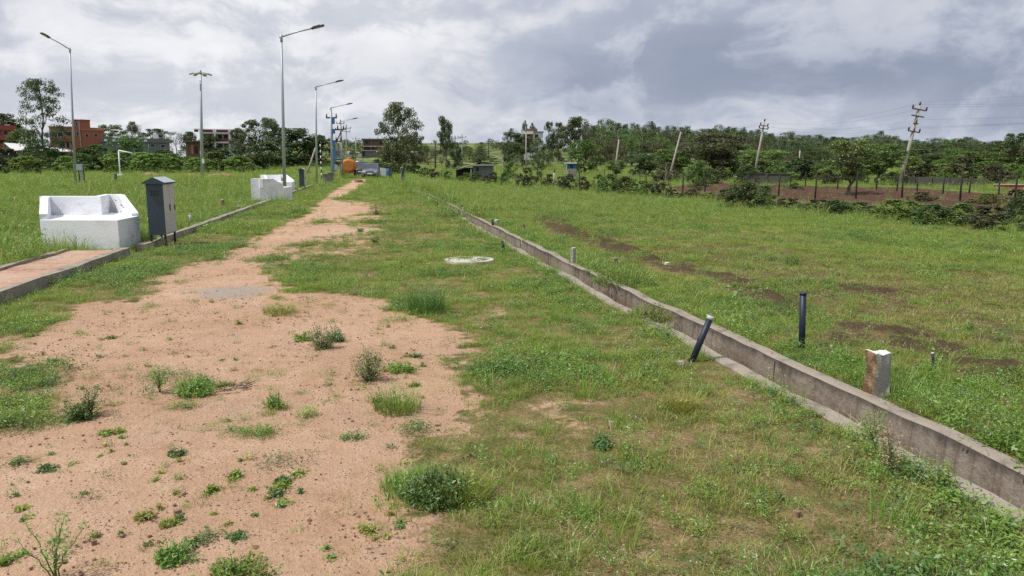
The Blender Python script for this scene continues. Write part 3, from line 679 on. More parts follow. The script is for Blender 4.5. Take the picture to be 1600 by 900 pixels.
# ------------------------------------------------------------------ feeder pillars (cabinets)
def cabinet(x, y, label, sc=1.0):
    z0 = tz(x, y); r = empty('pillar_box', (x, y, z0), 0, label, 'cabinet', 'pillar boxes along the road')
    mb = MB(); mb.box((0, 0, .74), (.30, .80, .98)); mb.build('body', M['navy'], r, bevel=.006)
    mb = MB(); mb.box((.158, -.2, .74), (.012, .385, .94)); d1 = mb.build('door', M['beige'], r, bevel=.003)
    mb = MB(); mb.box((.158, .2, .74), (.012, .385, .94)); d2 = mb.build('door', M['beige'], r, bevel=.003)
    for k in range(3):
        mb = MB(); mb.box((0, -.403, 1.08 - k * .035), (.16, .008, .012)); mb.build('vent', M['legs'], r)
    mb = MB(); mb.box((.172, -.04, .76), (.018, .02, .12)); mb.build('handle', M['legs'], d1)
    mb = MB(); mb.box((.168, .34, .74), (.012, .045, .10)); mb.build('lock', M['legs'], d2)
    mb = MB()
    v = [(-.20, -.45, 1.225), (.20, -.45, 1.225), (.20, .45, 1.225), (-.20, .45, 1.225), (-.20, -.45, 1.25), (.20, -.45, 1.25), (.20, .45, 1.25), (-.20, .45, 1.25), (0, -.45, 1.35), (0, .45, 1.35)]
    vs = [mb.bm.verts.new(q) for q in v]
    for f_, m_ in (((3, 2, 1, 0), 0), ((0, 1, 5, 8, 4), 0), ((2, 3, 7, 9, 6), 0), ((1, 2, 6, 5), 0), ((3, 0, 4, 7), 0), ((5, 6, 9, 8), 1), ((7, 4, 8, 9), 1)):
        mb.bm.faces.new([vs[i] for i in f_]).material_index = m_
    mb.build('roof', [M['navy'], M['roofm']], r)
    for sx in (-1, 1):
        for sy in (-1, 1):
            mb = MB(); mb.box((sx * .125, sy * .36, .12), (.035, .035, .30)); mb.build('leg', M['legs'], r)
    r.scale = (sc, sc, sc); return r
cx_, cy_ = PT(243, 388); cabinet(cx_ + .05, cy_ + .42, 'dark grey pillar box with pale doors and pitched roof beside the nearest white bench')
cx_, cy_ = PT(473, 297); cabinet(cx_, cy_, 'dark grey pillar box on the kerb between the benches and the second lamp post')
cx_, cy_ = PT(630, 287); cabinet(cx_, cy_, 'dark grey pillar box alone in the grass right of the dirt track')
cx_, cy_ = PT(610, 278.5); cabinet(cx_, cy_, 'farthest small dark pillar box, just right of the parked grey car')

# ------------------------------------------------------------------ lamp posts
def tubeobj(name, pts, rad, mt, parent, n=8):
    mb = MB(); mb.tube(pts, rad, n); return mb.build(name, mt, parent)
def lamp(x, y, top, arm, label, base_pt=None, r0=.085, lean=(0, 0)):
    z0 = tz(x, y); r = empty('street_lamp', (x, y, z0), 0, label, 'street lamp', 'galvanised street lamps'); H = top - z0
    tx, ty = lean
    tubeobj('pole', [(0, 0, -.3), (tx * .5, ty * .5, H * .5), (tx, ty, H)], [r0, r0 * .78, r0 * .52], M['galv'], r, 10)
    mb = MB(); mb.box((0, 0, .03), (.34, .34, .05)); mb.build('base_plate', M['galv'], r)
    a = Vector(arm); p0 = Vector((tx, ty, H - .05)); p1 = p0 + a
    tubeobj('arm', [p0 - a * .06, p0 + a * .5 + Vector((0, 0, .03)), p1], [.038, .032, .028], M['galv'], r)
    tubeobj('pole_cap', [(tx, ty, H - .28), (tx, ty, H + .06)], [r0 * .66, r0 * .62], M['galv'], r)
    mb = MB(); d = a.normalized(); q = d.to_track_quat('X', 'Z').to_matrix()
    mb.box(p1 + d * .26, (.62, .24, .07), rot=q); mb.box(p1 + d * .2 + Vector((0, 0, .05)), (.36, .16, .05), rot=q)
    hd = mb.build('lamp_head', M['lamp'], r, bevel=.02)
    mb = MB(); mb.box(p1 + d * .33 - Vector((0, 0, .045)), (.34, .17, .012), rot=q); mb.build('lens', M['beige'], hd)
    return r
def lp(u, vb, vt, ub2, arm, label, ut=None, dist=None):
    x, y = PT(u, vb) if dist is None else PD(u, dist); top = ZV(x, y, vt); D_ = depth(x, y); lx = 0
    if ut is not None:   # lean so that the top sits over column ut
        k = cp * D_ - sp * 0; q = np.array([x, y, top - EYE]); Dt = q @ FV; cur = 800 + FPX * (q @ RV) / Dt; lx = (ut - cur) / FPX * Dt
    return lamp(x, y, top, arm, label, lean=(lx * ca, -lx * sa))
lp(445, 309, 56, 0, (1.42, -.25, .38), 'tall galvanised street lamp nearest the track, standing against the back of a white bench', ut=439.5)
lp(495, 289, 135, 0, (1.5, -.2, .38), 'second galvanised street lamp on the kerb, between the pillar box and concrete blocks', ut=493.5)
lp(518, 279.5, 168, 0, (1.6, -.2, .36), 'third galvanised street lamp, standing close to the blue transformer structure', ut=517)
lp(532, 274.5, 190, 0, (1.55, -.2, .36), 'fourth and farthest street lamp on the kerb, behind the orange tanker', ut=531)
lp(118, 293, 76, 0, (-.75, -1.25, .55), 'galvanised street lamp alone in the far left meadow beside a small meter box', ut=109)
# high-mast light
x, y = PT(316, 277); z0 = tz(x, y); top = ZV(x, y, 113)
_q = np.array([x, y, top - EYE]); MX = (313 - (800 + FPX * (_q @ RV) / (_q @ FV))) / FPX * (_q @ FV)
r = empty('high_mast_light', (x, y, z0), 0, 'tall grey high mast light with a ring of floodlights in the left meadow', 'mast light')
tubeobj('mast', [(0, 0, -.4), (MX * .5, 0, (top - z0) * .5), (MX, 0, top - z0)], [.21, .155, .10], M['galv'], r, 12)
tubeobj('ring', [(MX + .62 * math.cos(2 * PI * k / 16), .62 * math.sin(2 * PI * k / 16), top - z0 - .12) for k in range(17)], .045, M['galv'], r, 6)
mb = MB()
for k in range(4):
    a = 2 * PI * k / 4; mb.tube([(MX, 0, top - z0 - .1), (MX + .6 * math.cos(a), .6 * math.sin(a), top - z0 - .1)], .03, 6)
mb.build('ring_arm', M['galv'], r)
for k in range(6):
    a = 2 * PI * k / 6 + .3; mb = MB(); mb.box((MX + 1.0 * math.cos(a), 1.0 * math.sin(a), top - z0 - .2), (.5, .4, .14), rot=Matrix.Rotation(a, 3, 'Z') @ Matrix.Rotation(.35, 3, 'Y')); mb.build('floodlight', M['galv'], r, bevel=.03)
mb = MB(); mb.tube([(MX, 0, top - z0 - .1), (MX, 0, top - z0 + .35)], [.16, .04], 8); mb.build('mast_cap', M['galv'], r)
mb = MB(); mb.box((.26, -.1, 1.9), (.22, .3, .5)); mb.build('control_box', M['white_fresh'], r, bevel=.02)

# ------------------------------------------------------------------ transformer structure on twin poles
x, y = PT(526, 279); z0 = tz(x, y); Dp = depth(x, y); m_ = Dp / FPX   # metres per photo pixel here
def px_h(v): return ZV(x, y, v) - z0
r = empty('transformer_structure', (x, y, z0), -YAW, 'twin-pole transformer structure with blue painted steelwork beside the dirt track', 'transformer')
H1 = px_h(172); H2 = px_h(196)
tubeobj('pole', [(-.3, 0, -.4), (-.3, 0, H1)], [.13, .09], M['polec'], r, 8)
tubeobj('pole', [(.42, 1.0, -.4), (.42, 1.0, H2)], [.11, .08], M['polec'], r, 8)
mb = MB()
for v0, v1 in ((183, 194), (202, 209), (219, 228), (232, 243), (246, 252), (257, 268)):
    mb = MB(); za, zb = px_h(v1), px_h(v0); mb.box((-.12, -.14, (za + zb) / 2), (.36, .06, zb - za), m=0); mb.build('blue_channel', M['blue'], r)
for nm_, xx_, v_, w_ in (('cross_arm', -.3, 184, 1.1), ('cross_arm', .3, 202.5, 1.35), ('cross_arm', .1, 221, 1.1)):
    mb = MB(); mb.box((xx_, 0, px_h(v_)), (w_, .14, .14)); ca_ = mb.build(nm_, M['rust'], r)
    for k in (-1, 0, 1):
        mb = MB(); xk = xx_ + k * w_ * .45; mb.tube([(xk, 0, px_h(v_) + .05), (xk, 0, px_h(v_) + .42)], [.09, .05], 6); mb.build('insulator', M['ceramic'], ca_)
mb = MB(); mb.box((.25, .4, px_h(240)), (.42, .5, .8)); mb.tube([(.15, .4, px_h(236)), (.15, .4, px_h(229))], .05, 6); mb.tube([(.37, .4, px_h(236)), (.37, .4, px_h(229))], .05, 6)
for k in range(5): mb.box((.09 + k * .08, .12, px_h(240)), (.03, .14, .6))
mb.build('transformer_tank', M['galv'], r, bevel=.02)
mb = MB(); mb.box((.08, .4, px_h(249)), (.9, .5, .14)); mb.build('platform', M['blue'], r)
mb = MB(); mb.box((.05, -.2, px_h(262)), (.3, .25, .6)); mb.build('fuse_box', M['galv'], r, bevel=.02)
for p_, q_ in (((-.3, 0, px_h(230)), (.42, 1.0, px_h(206))), ((-.3, 0, px_h(262)), (.42, 1.0, px_h(252))), ((.1, 0, px_h(224)), (.6, .3, px_h(203)))): tubeobj('brace', [p_, q_], .05, M['rust'], r, 6)
def upole(u, vb, ut, vt, label, arms=(), rad=(.14, .09), mt='polec', name='electric_pole', armlen=1.2, tilt_arm=True, group=None, dist=None, roty=0.0, twist=0.0):
    """pole leaning from base pixel to top pixel; arms: list of (fraction of height from the top, width, n insulators)"""
    x, y = PT(u, vb) if dist is None else PD(u, dist); z0 = tz(x, y); top = ZV(x, y, vt); q = np.array([x, y, top - EYE]); Dt = q @ FV; cur = 800 + FPX * (q @ RV) / Dt; lx = (ut - cur) / FPX * Dt
    r = empty(name, (x, y, z0), -YAW + twist, label, 'electric pole', group); H = top - z0
    dv = Vector((lx * math.cos(twist), -lx * math.sin(twist), H))
    tubeobj('pole', [(-dv.x * .06, 0, -.06 * H), tuple(dv * .5), tuple(dv)], [rad[0], (rad[0] + rad[1]) / 2, rad[1]], M[mt], r, 8)
    ax_ = Vector((dv.z, 0, -dv.x)).normalized(); up = dv.normalized(); tops = []
    for fr, wd, ni in arms:
        c = dv * (1 - fr); mb = MB(); rt = Matrix((ax_, up.cross(ax_), up)).transposed()
        mb.box(c + Vector((0, -.1, 0)), (wd, .08, .08), rot=rt); a_ = mb.build('cross_arm', M['rust'], r)
        for k in range(ni):
            s_ = (k / (ni - 1) - .5) if ni > 1 else 0; p = c + ax_ * wd * .94 * s_ + Vector((0, -.1, 0)); mb = MB(); mb.tube([p, p + up * .12, p + up * .26], [.03, .07, .055], 6); mb.build('insulator', M['ceramic'], a_)
            tops.append(r.matrix_basis @ (p + up * .26))
    mb = MB(); mb.tube([dv, dv + up * .1, dv + up * .26], [.03, .08, .05], 6); mb.build('insulator', M['ceramic'], r); tops.append(r.matrix_basis @ (dv + up * .26))
    return r, tops
GP = 'leaning line poles beyond the fence'
P1, t1 = upole(1405, 291, 1437, 165, 'largest leaning concrete electric pole with several crossarms, at the far right', [(.05, 1.05, 2), (.13, .9, 0), (.22, .35, 1), (.32, .85, 3)], (.155, .10), group=GP)
P2, t2 = upole(1177, 281, 1194.5, 190, 'pale leaning electric pole with two short crossarms behind the round hedge bush', [(.07, .75, 2), (.12, .9, 2)], (.13, .085), group=GP)
P3, t3 = upole(1044, 284, 1064, 206, 'slanting bare pale pole between the leaning crossarm pole and the small green tree', [], (.105, .07), group=GP)
P4, t4 = upole(960, 277, 967, 218, 'slightly tilted bare pale pole right of the blue hut', [], (.115, .075), group=GP)
GS = 'distant upright line poles'
upole(822, 264, 822, 207, 'thin upright pole in front of the white house in the trees', [], (.12, .09), group=GS)
upole(865.5, 289, 866, 270, 'short pale stub pole at the near edge of the hedge', [], (.07, .07), group=GS, name='stub_pole')
upole(712, 262, 711, 214, 'left pole of a distant pair joined under the same sky gap', [(.04, 2.0, 3)], (.13, .09), group=GS)
upole(722, 259, 722, 212, 'right pole of a distant pair, with crossarms', [(.05, 1.6, 3), (.25, 1.2, 0)], (.13, .09), group=GS)
upole(787, 250, 787, 240, 'tiny distant pole beside the sandy hillside scar', [], (.1, .08), group=GS, dist=150)
upole(763.5, 250, 763.5, 219, 'thin dark pole on the open hillside left of the lone hill tree', [(.08, 1.4, 2)], (.12, .08), mt='wood', group=GS, dist=200)
upole(535, 275, 532, 190, 'electric pole just right of the transformer structure', [(.04, 1.1, 2), (.16, 1.5, 3)], (.12, .08), group='poles by the transformer', dist=112)
upole(541, 271, 541, 197, 'second electric pole right of the transformer structure', [(.05, 1.6, 3), (.13, 1.3, 2)], (.12, .08), group='poles by the transformer', dist=130)
upole(556, 262, 556, 215, 'distant pole with crossarm above the parked dark car', [(.06, 1.8, 3)], (.12, .09), group='poles by the transformer', dist=190)
upole(680, 262, 680, 223, 'dark slim pole between the two eucalyptus trees', [(.05, 1.2, 2)], (.12, .08), mt='wood', group=GS, dist=125)
upole(635, 268, 633, 216, 'pale slim pole rising in front of the large eucalyptus trunk', [], (.10, .07), group=GS, dist=105)
upole(1055, 262, 1004, 262, 'x', []) if False else None
upole(1248, 262, 1250, 235, 'pale distant pole standing below the dark wood', [], (.13, .1), group=GS, dist=130)
upole(1521, 263, 1522, 246, 'short pale distant pole at the foot of the right hand trees', [], (.13, .1), group=GS, dist=130)
upole(41, 250, 40, 172, 'thin distant mast seen left of the feathery tree', [(.03, 2.4, 2)], (.13, .07), mt='galv', group='masts left', name='mast', dist=190)
# striped rod and leaning stay near the transformer
upole(503, 283, 501.5, 226, 'thin black and white striped rod in front of the dark trees', [], (.05, .04), mt='wood', name='striped_rod')
ob = bpy.data.objects['striped_rod']; hx = ob.children[0]
for k in range(6):
    Hh = 3.6; mb = MB(); mb.tube([(-.02 * k / 6, 0, .5 + k * .52), (-.02 * k / 6, 0, .74 + k * .52)], .056, 8); mb.build('white_band', M['white_fresh'], ob)
upole(479, 273, 493, 231, 'slanting pale strut pole leaning toward the second lamp post', [], (.12, .1), name='strut_pole')
def wire(p, q, sag, label='thin overhead line', rad=.0045):
    p, q = Vector(p), Vector(q); pts = [p.lerp(q, t_ / 10) - Vector((0, 0, sag * 4 * (t_ / 10) * (1 - t_ / 10))) for t_ in range(11)]
    mb = MB(); mb.tube([tuple(a) for a in pts], rad, 4, cap=False); o = mb.build('overhead_line', M['wire'])
    return tag(o, label, 'power line', 'overhead lines between the poles')
bpy.context.view_layer.update()
for k, q in enumerate(t1):
    wire(q, q + Vector((38, -6, 2.0 + .3 * k)), .5, 'faint overhead line, %s insulator of the largest leaning pole, running off right' % ('first second third fourth fifth sixth seventh'.split()[k]))
for k, (a_, b_) in enumerate(zip(t1[:5], t2[:5])): wire(a_, b_, .55, '%s faint overhead line strung between the two leaning crossarm poles' % 'first second third fourth fifth'.split()[k])
for k, a_ in enumerate(t2[:3]): wire(a_, t3[0], .3, ['first', 'second', 'third'][k] + ' faint overhead line from the crossarm pole to the slanting bare pole')
for k in range(2): wire(t3[0] + Vector((0, 0, -.25 * k)), t4[0] + Vector((0, 0, -.25 * k)), .4, ['upper', 'lower'][k] + ' faint overhead line between the two bare leaning poles')
x8, y8 = PD(822, 118)
for k in range(2): wire(t4[0] + Vector((0, 0, -.3 * k)), (x8, y8, ZV(x8, y8, 210) - .3 * k), .7, ['upper', 'lower'][k] + ' faint overhead line over the hedge towards the white house')

# ------------------------------------------------------------------ stakes, pipes and stones
def pipe(u, vb, ut, vt, rad, label, cap=True, group='blue black plastic pipes', name='plastic_pipe', mt='pipe', h=0.0):
    x, y = PT(u, vb, h); z0 = tz(x, y) + h; top = ZV(x, y, vt); q = np.array([x, y, top - EYE]); Dt = q @ FV; cur = 800 + FPX * (q @ RV) / Dt; lx = (ut - cur) / FPX * Dt
    r = empty(name, (x, y, z0), 0, label, 'pipe', group); d = Vector((lx * ca, -lx * sa, top - z0))
    tubeobj('tube', [tuple(-d * .2), tuple(d * .97)], rad, M[mt], r, 16)
    tubeobj('end_cap' if cap else 'rim', [tuple(d * .93 if cap else d * .965), tuple(d)], rad * 1.12, M['pipecap'] if cap else M[mt], r, 16)
    return r
pipe(1081, 565, 1111, 494, .026, 'leaning blue black pipe with a pale open end against the drain')
pipe(1252.5, 549, 1255, 457, .027, 'upright blue black pipe standing in the field behind the drain', False)
pipe(1459.5, 577, 1457, 551, .010, 'small dark pipe with a white cap in the field right of the stone marker')
pipe(788, 393, 784.5, 377, .025, 'short dark pipe in the verge grass above the white slab', False)
pipe(770.5, 354, 769, 343, .03, 'short dark pipe beside a grey block behind the drain', False)
pipe(725, 330, 722.5, 321, .035, 'farthest short dark pipe leaning behind the drain', False)
pipe(373, 333, 373, 322, .03, 'short dark pipe with white cap against the left kerb')
pipe(298, 351, 297, 334, .05, 'short grey pipe standing behind the left kerb near the cabinet', False, None, mt='galv')
pipe(181, 287, 180, 272, .12, 'small black hand pump body standing on a slab', False, None, 'hand_pump', 'legs')
mb = MB(); x, y = PT(176, 287); mb.box((x - .4, y, .04), (2.2, .8, .12)); tag(mb.build('pump_slab', M['beige'], bevel=.02), 'pale concrete slab at the foot of the black hand pump', 'slab')
def marker(u, vb, vt, wpx, label, mats=('stone', 'stonebrown', 'stonewhite'), rz=0.5, seed=0, name='boundary_stone'):
    x, y = PT(u, vb); D_ = depth(x, y); wd = wpx / FPX * D_ / 1.25; H = ZV(x, y, vt) - tz(x, y)
    bm = bmesh.new(); bmesh.ops.create_cube(bm, size=1); bmesh.ops.subdivide_edges(bm, edges=bm.edges[:], cuts=5, use_grid_fill=True)
    for v_ in bm.verts:
        c = v_.co; c.x *= wd; c.y *= wd * .9; c.z = (c.z + .5) * (H + .15) - .15
        k = seed * 3.3 + c.x * 31 / max(wd, .05) * .15; n_ = float(vnoise(c.x / wd * 3 + seed, c.z / wd * 3 + c.y / wd * 3)) - .5; m2 = float(vnoise(c.y / wd * 3 + seed + 40, c.z / wd * 3 - c.x / wd * 3)) - .5
        c.x += n_ * wd * .3; c.y += m2 * wd * .3
        if c.z > H - .001: c.z += (n_ + m2) * wd * .18
    for f_ in bm.faces:
        n_ = f_.normal if f_.normal.length > 0 else Vector((0, 0, 1)); f_.normal_update(); n_ = f_.normal
        f_.material_index = 2 if n_.z > .6 else (1 if n_.x < -.5 or False else 0)
    me = bpy.data.meshes.new(name); bm.to_mesh(me); bm.free()
    for k in mats: me.materials.append(M[k])
    o = link(name, me); o.location = (x, y, tz(x, y)); o.rotation_euler = (random.uniform(-.04, .04), random.uniform(-.04, .04), rz); return tag(o, label, 'stone marker')
marker(1368, 620, 549, 37, 'rust stained granite boundary stone with whitewashed top behind the drain', rz=.1, seed=1)
marker(895.5, 414, 387, 7.5, 'slim grey boundary stone with white top close behind the drain', ('stone', 'stone', 'stonewhite'), seed=2)
marker(777, 352, 343.5, 8, 'grey block beside a short dark pipe behind the drain', ('stone', 'stone', 'stonewhite'), seed=3, name='stone_block')
marker(757, 333, 324, 4.5, 'small brown marker stone in the field above the grey block', ('brickp', 'brickp', 'brickp'), seed=4, name='marker_stone')
marker(817.5, 360, 350.5, 6.5, 'reddish brown marker stone in the field right of the grey block', ('brickp', 'brickp', 'brickp'), seed=5, name='marker_stone')
marker(960, 413, 403, 10, 'low reddish brown marker stone in weeds right of the slim white topped one', ('brickp', 'brickp', 'stone'), seed=6, name='marker_stone')
marker(717, 319, 311, 4, 'tiny brown marker stone far up the field by the drain', ('brickp', 'brickp', 'brickp'), seed=7, name='marker_stone')
marker(724.5, 331, 323.5, 5, 'small grey block beside the farthest dark pipe', ('stone', 'stone', 'stone'), seed=8, name='stone_block')
marker(1042, 413.5, 410, 8, 'small pale stone lying flat in the right field', ('stonewhite',) * 3, seed=9, name='pale_stone')
marker(348, 326, 312, 6, 'brown marker stone in the left meadow behind the kerb', ('brickp', 'brickp', 'stonewhite'), seed=10, name='marker_stone')
marker(374, 322, 315, 5, 'grey block in the left meadow directly behind the capped kerb pipe', ('stone',) * 3, seed=11, name='stone_block')
marker(416, 313, 305, 5, 'dark grey block at the foot of the turned away bench', ('stone',) * 3, seed=12, name='stone_block')
marker(1377, 602 + 10, 600, 6, 'x', seed=13) if False else None
for (u, v_, wpx, hp, lb) in ((560, 283, 14, 5, 'dark brown rock lying on the dirt track in front of the grey car'), (1064, 568, 14, 6, 'small tan stone at the foot of the leaning pipe'), (955, 661, 9, 5, 'pale pebble sized stone in a bare patch of the verge'),
                             (278, 800, 14, 7, 'dark flat stone on the bare soil at lower left'), (147, 846, 10, 4, 'small brown stone on the bare soil above the feathery seedling'), (1245, 803, 16, 9, 'brown clod in the grass below the drain lip'), (1002, 517, 8, 4, 'small orange tan stone in the churned field'), (1572, 627, 14, 7, 'brown stone in the field near the frame edge')):
    marker(u, v_ + hp * .4, v_ - hp * .5, wpx, lb, ('brickp',) * 3 if 'brown' in lb or 'dark' in lb else ('stonewhite', 'stone', 'stone'), seed=u, name='loose_stone')

# broken round manhole slab in the verge
x, y = PT(733, 409); x1_, _ = PT(695, 408); x2_, _ = PT(771, 408); R_ = .41
z0 = tz(x, y); r = empty('manhole', (x, y, z0), 0, 'round pale broken concrete manhole cover lying in the verge grass', 'manhole cover')
mb = MB(); nseg = 40
ri = [mb.bm.verts.new((R_ * .84 * math.cos(2 * PI * k / nseg), R_ * .84 * math.sin(2 * PI * k / nseg), .035)) for k in range(nseg)]
ro = [mb.bm.verts.new((R_ * math.cos(2 * PI * k / nseg), R_ * math.sin(2 * PI * k / nseg), .03)) for k in range(nseg)]
rb = [mb.bm.verts.new((R_ * 1.02 * math.cos(2 * PI * k / nseg), R_ * 1.02 * math.sin(2 * PI * k / nseg), -.1)) for k in range(nseg)]
rd = [mb.bm.verts.new((R_ * .84 * math.cos(2 * PI * k / nseg), R_ * .84 * math.sin(2 * PI * k / nseg), -.1)) for k in range(nseg)]
for k in range(nseg):
    j = (k + 1) % nseg
    for f_ in ((ri[k], ro[k], ro[j], ri[j]), (ro[k], rb[k], rb[j], ro[j]), (rd[k], ri[k], ri[j], rd[j])): mb.bm.faces.new(f_)
mb.build('rim', M['conctop'], r)
WC = mat('pale_manhole_concrete', (.56, .52, .46), .9, var=.2, vscale=9, bump=.5, stain=(.12, .10, .09), stain_amt=.9, sscale=(6, 6, 6)); bpy.data.objects['manhole'].children[0].data.materials[0] = WC
pl = [(R_ * .80 * math.cos(2 * PI * k / 30), R_ * .80 * math.sin(2 * PI * k / 30)) for k in range(30)]
pl = [p for p in pl if not (p[1] > .17 and -.15 < p[0] < .07)]; i_ = max(range(len(pl)), key=lambda k: (pl[k][1] > 0) * (1 if pl[k][0] > .1 else 0) * (10 - pl[k][0]))
pl = pl[:i_ + 1] + [(.05, .16), (-.03, .08), (-.11, .19)] + pl[i_ + 1:]
mb = MB(); mb.prism(pl, -.05, .028); mb.build('cover', WC, r)
mb = MB(); mb.tube([(.12, -.1, .02), (.12, -.1, .05), (.2, -.1, .05), (.2, -.1, .02)], .006, 6); mb.build('lifting_loop', M['legs'], r)

# concrete blocks by the second lamp
for u0, u1, vt, vb, lb in ((505.5, 513, 272.5, 287, 'grey concrete block stack left of its twin beside the track kerb'), (513.5, 521, 270.5, 286, 'grey concrete block stack right of its twin, nearer the transformer')):
    x, y = PT((u0 + u1) / 2, vb); D_ = depth(x, y); wd = (u1 - u0) / FPX * D_; H = ZV(x, y, vt) - tz(x, y)
    mb = MB(); mb.box((0, 0, H / 2 - .05), (wd, .7, H + .1)); mb.box((0, 0, H + .02), (wd * 1.06, .76, .05)); o = mb.build('concrete_block', M['greyb'], bevel=.015); o.location = (x, y, tz(x, y)); tag(o, lb, 'concrete block')

# meter box on posts + bent white pipe in the left meadow
x, y = PT(128, 290); z0 = tz(x, y); D_ = depth(x, y); m_ = D_ / FPX
r = empty('meter_box', (x, y, z0), -YAW, 'grey meter box on dark posts beside the left lamp post', 'meter box')
zb, zt = ZV(x, y, 266) - z0, ZV(x, y, 256.5) - z0
mb = MB(); mb.box((-.1, 0, (zb + zt) / 2), (13.5 * m_, .35, zt - zb)); mb.build('box', M['galv'], r, bevel=.01)
for k in (-9, -3.5, 4): mb = MB(); mb.box((k * m_ + .02, .02, zt / 2 - .1), (.06, .06, zt + .1)); mb.build('post', M['legs'], r)
mb = MB(); mb.box((0, .12, zb / 2 - .05), (.13, .1, zb + .1)); mb.build('conduit', M['beige'], r)
x, y = PT(189, 285); z0 = tz(x, y); D_ = depth(x, y); m_ = D_ / FPX
r = empty('standpipe', (x, y, z0), -YAW, 'white bent standpipe with a drooping arm in the left meadow', 'standpipe')
tubeobj('riser', [(0, 0, -.2), (0, 0, ZV(x, y, 260) - z0), (.02, 0, ZV(x, y, 236) - z0)], .055, M['white_fresh'], r)
tubeobj('arm', [(0.02, 0, ZV(x, y, 235) - z0), (22 * m_, 0, ZV(x, y, 239.5) - z0)], .055, M['white_fresh'], r)
mb = MB(); mb.box((0, 0, ZV(x, y, 273) - z0), (8 * m_, .3, .09)); mb.build('tray', M['white_fresh'], r)

# soil mounds
def mound(u, vb, wpx, hpx, label, seed):
    x, y = PT(u, vb); D_ = depth(x, y); Rx = wpx / 2 / FPX * D_; H = hpx * .62 / FPX * D_; n_ = 26
    V = []; Fq = []
    for j in range(n_):
        for i in range(n_):
            a_, b_ = i / (n_ - 1) * 2 - 1, j / (n_ - 1) * 2 - 1; rr_ = math.hypot(a_, b_)
            hh = H * max(0, 1 - rr_ ** 1.6) * (.55 + .9 * float(fbm(a_ * 2.2 + seed * 7, b_ * 2.2, 3))); V.append((a_ * Rx, b_ * min(Rx, 5) * .7, hh - .08))
    for j in range(n_ - 1):
        for i in range(n_ - 1): k = j * n_ + i; Fq.append((k, k + 1, k + n_ + 1, k + n_))
    o = link('soil_mound', npmesh('soil_mound', V, Fq, [M['soilm']], smooth=True)); o.location = (x, y, tz(x, y)); o.rotation_euler.z = -YAW; tag(o, label, 'soil mound', 'heaps of dug red soil')
mound(233, 275, 50, 9, 'red soil mound in the meadow left of the high mast light', 1)
mound(300, 276, 42, 8, 'low red soil mound at the foot of the high mast light', 2)
mound(347, 276, 62, 10, 'larger red soil mound right of the high mast light', 3)
# ------------------------------------------------------------------ fences
def fence(posts, label, group, hpx=None):
    P_ = []
    for (u, vb, vt) in posts:
        x, y = PT(u, vb); P_.append((x, y, tz(x, y), ZV(x, y, vt)))
    x0, y0, z0, _ = P_[0]; r = empty('wire_fence', (x0, y0, z0), 0, label, 'fence', group)
    for i, (x, y, z, t_) in enumerate(P_):
        a, b_ = random.uniform(-.05, .05), random.uniform(-.05, .05)
        mb = MB(); mb.tube([(x - x0, y - y0, z - z0 - .3), (x - x0 + a / 2, y - y0, (t_ - z0 + z - z0) / 2), (x - x0 + a, y - y0 + b_, t_ - z0)], [.045, .038, .032], 7); mb.build('post', M['wood'], r)
    mb = MB()
    for fr in (.45, .8):
        mb.tube([(x - x0, y - y0, z - z0 + (t_ - z) * fr) for x, y, z, t_ in P_], .006, 4, cap=False)
    mb.build('wire', M['wire'], r)
fence([(655, 276, 262), (668, 277, 263), (690, 279, 265), (716, 281, 268), (745, 283, 269), (775, 285, 270), (806, 287, 270), (846, 291, 268), (905, 294, 268), (958, 298, 270), (1009, 301, 270), (1066, 304, 270), (1101, 305, 277), (1166, 307, 270), (1216, 309, 268), (1273, 313, 269), (1337, 314, 267), (1409, 313, 268), (1500, 317, 269), (1585, 322, 270)], 'near row of dark wooden fence posts with wire behind the hedge bushes', 'wire fences')
fence([(840, 281, 266), (890, 281, 267), (945, 282, 264), (1000, 283, 264), (1053, 285, 269), (1120, 287, 270), (1180, 290, 272), (1234, 296, 271), (1258, 294, 268), (1309, 297, 272), (1369, 300, 272), (1401, 300, 276), (1433, 301, 277), (1473, 305, 276), (1514, 306, 276), (1560, 307, 282), (1600, 309, 280)], 'far row of thin dark fence posts beyond the ploughed red strip', 'wire fences')

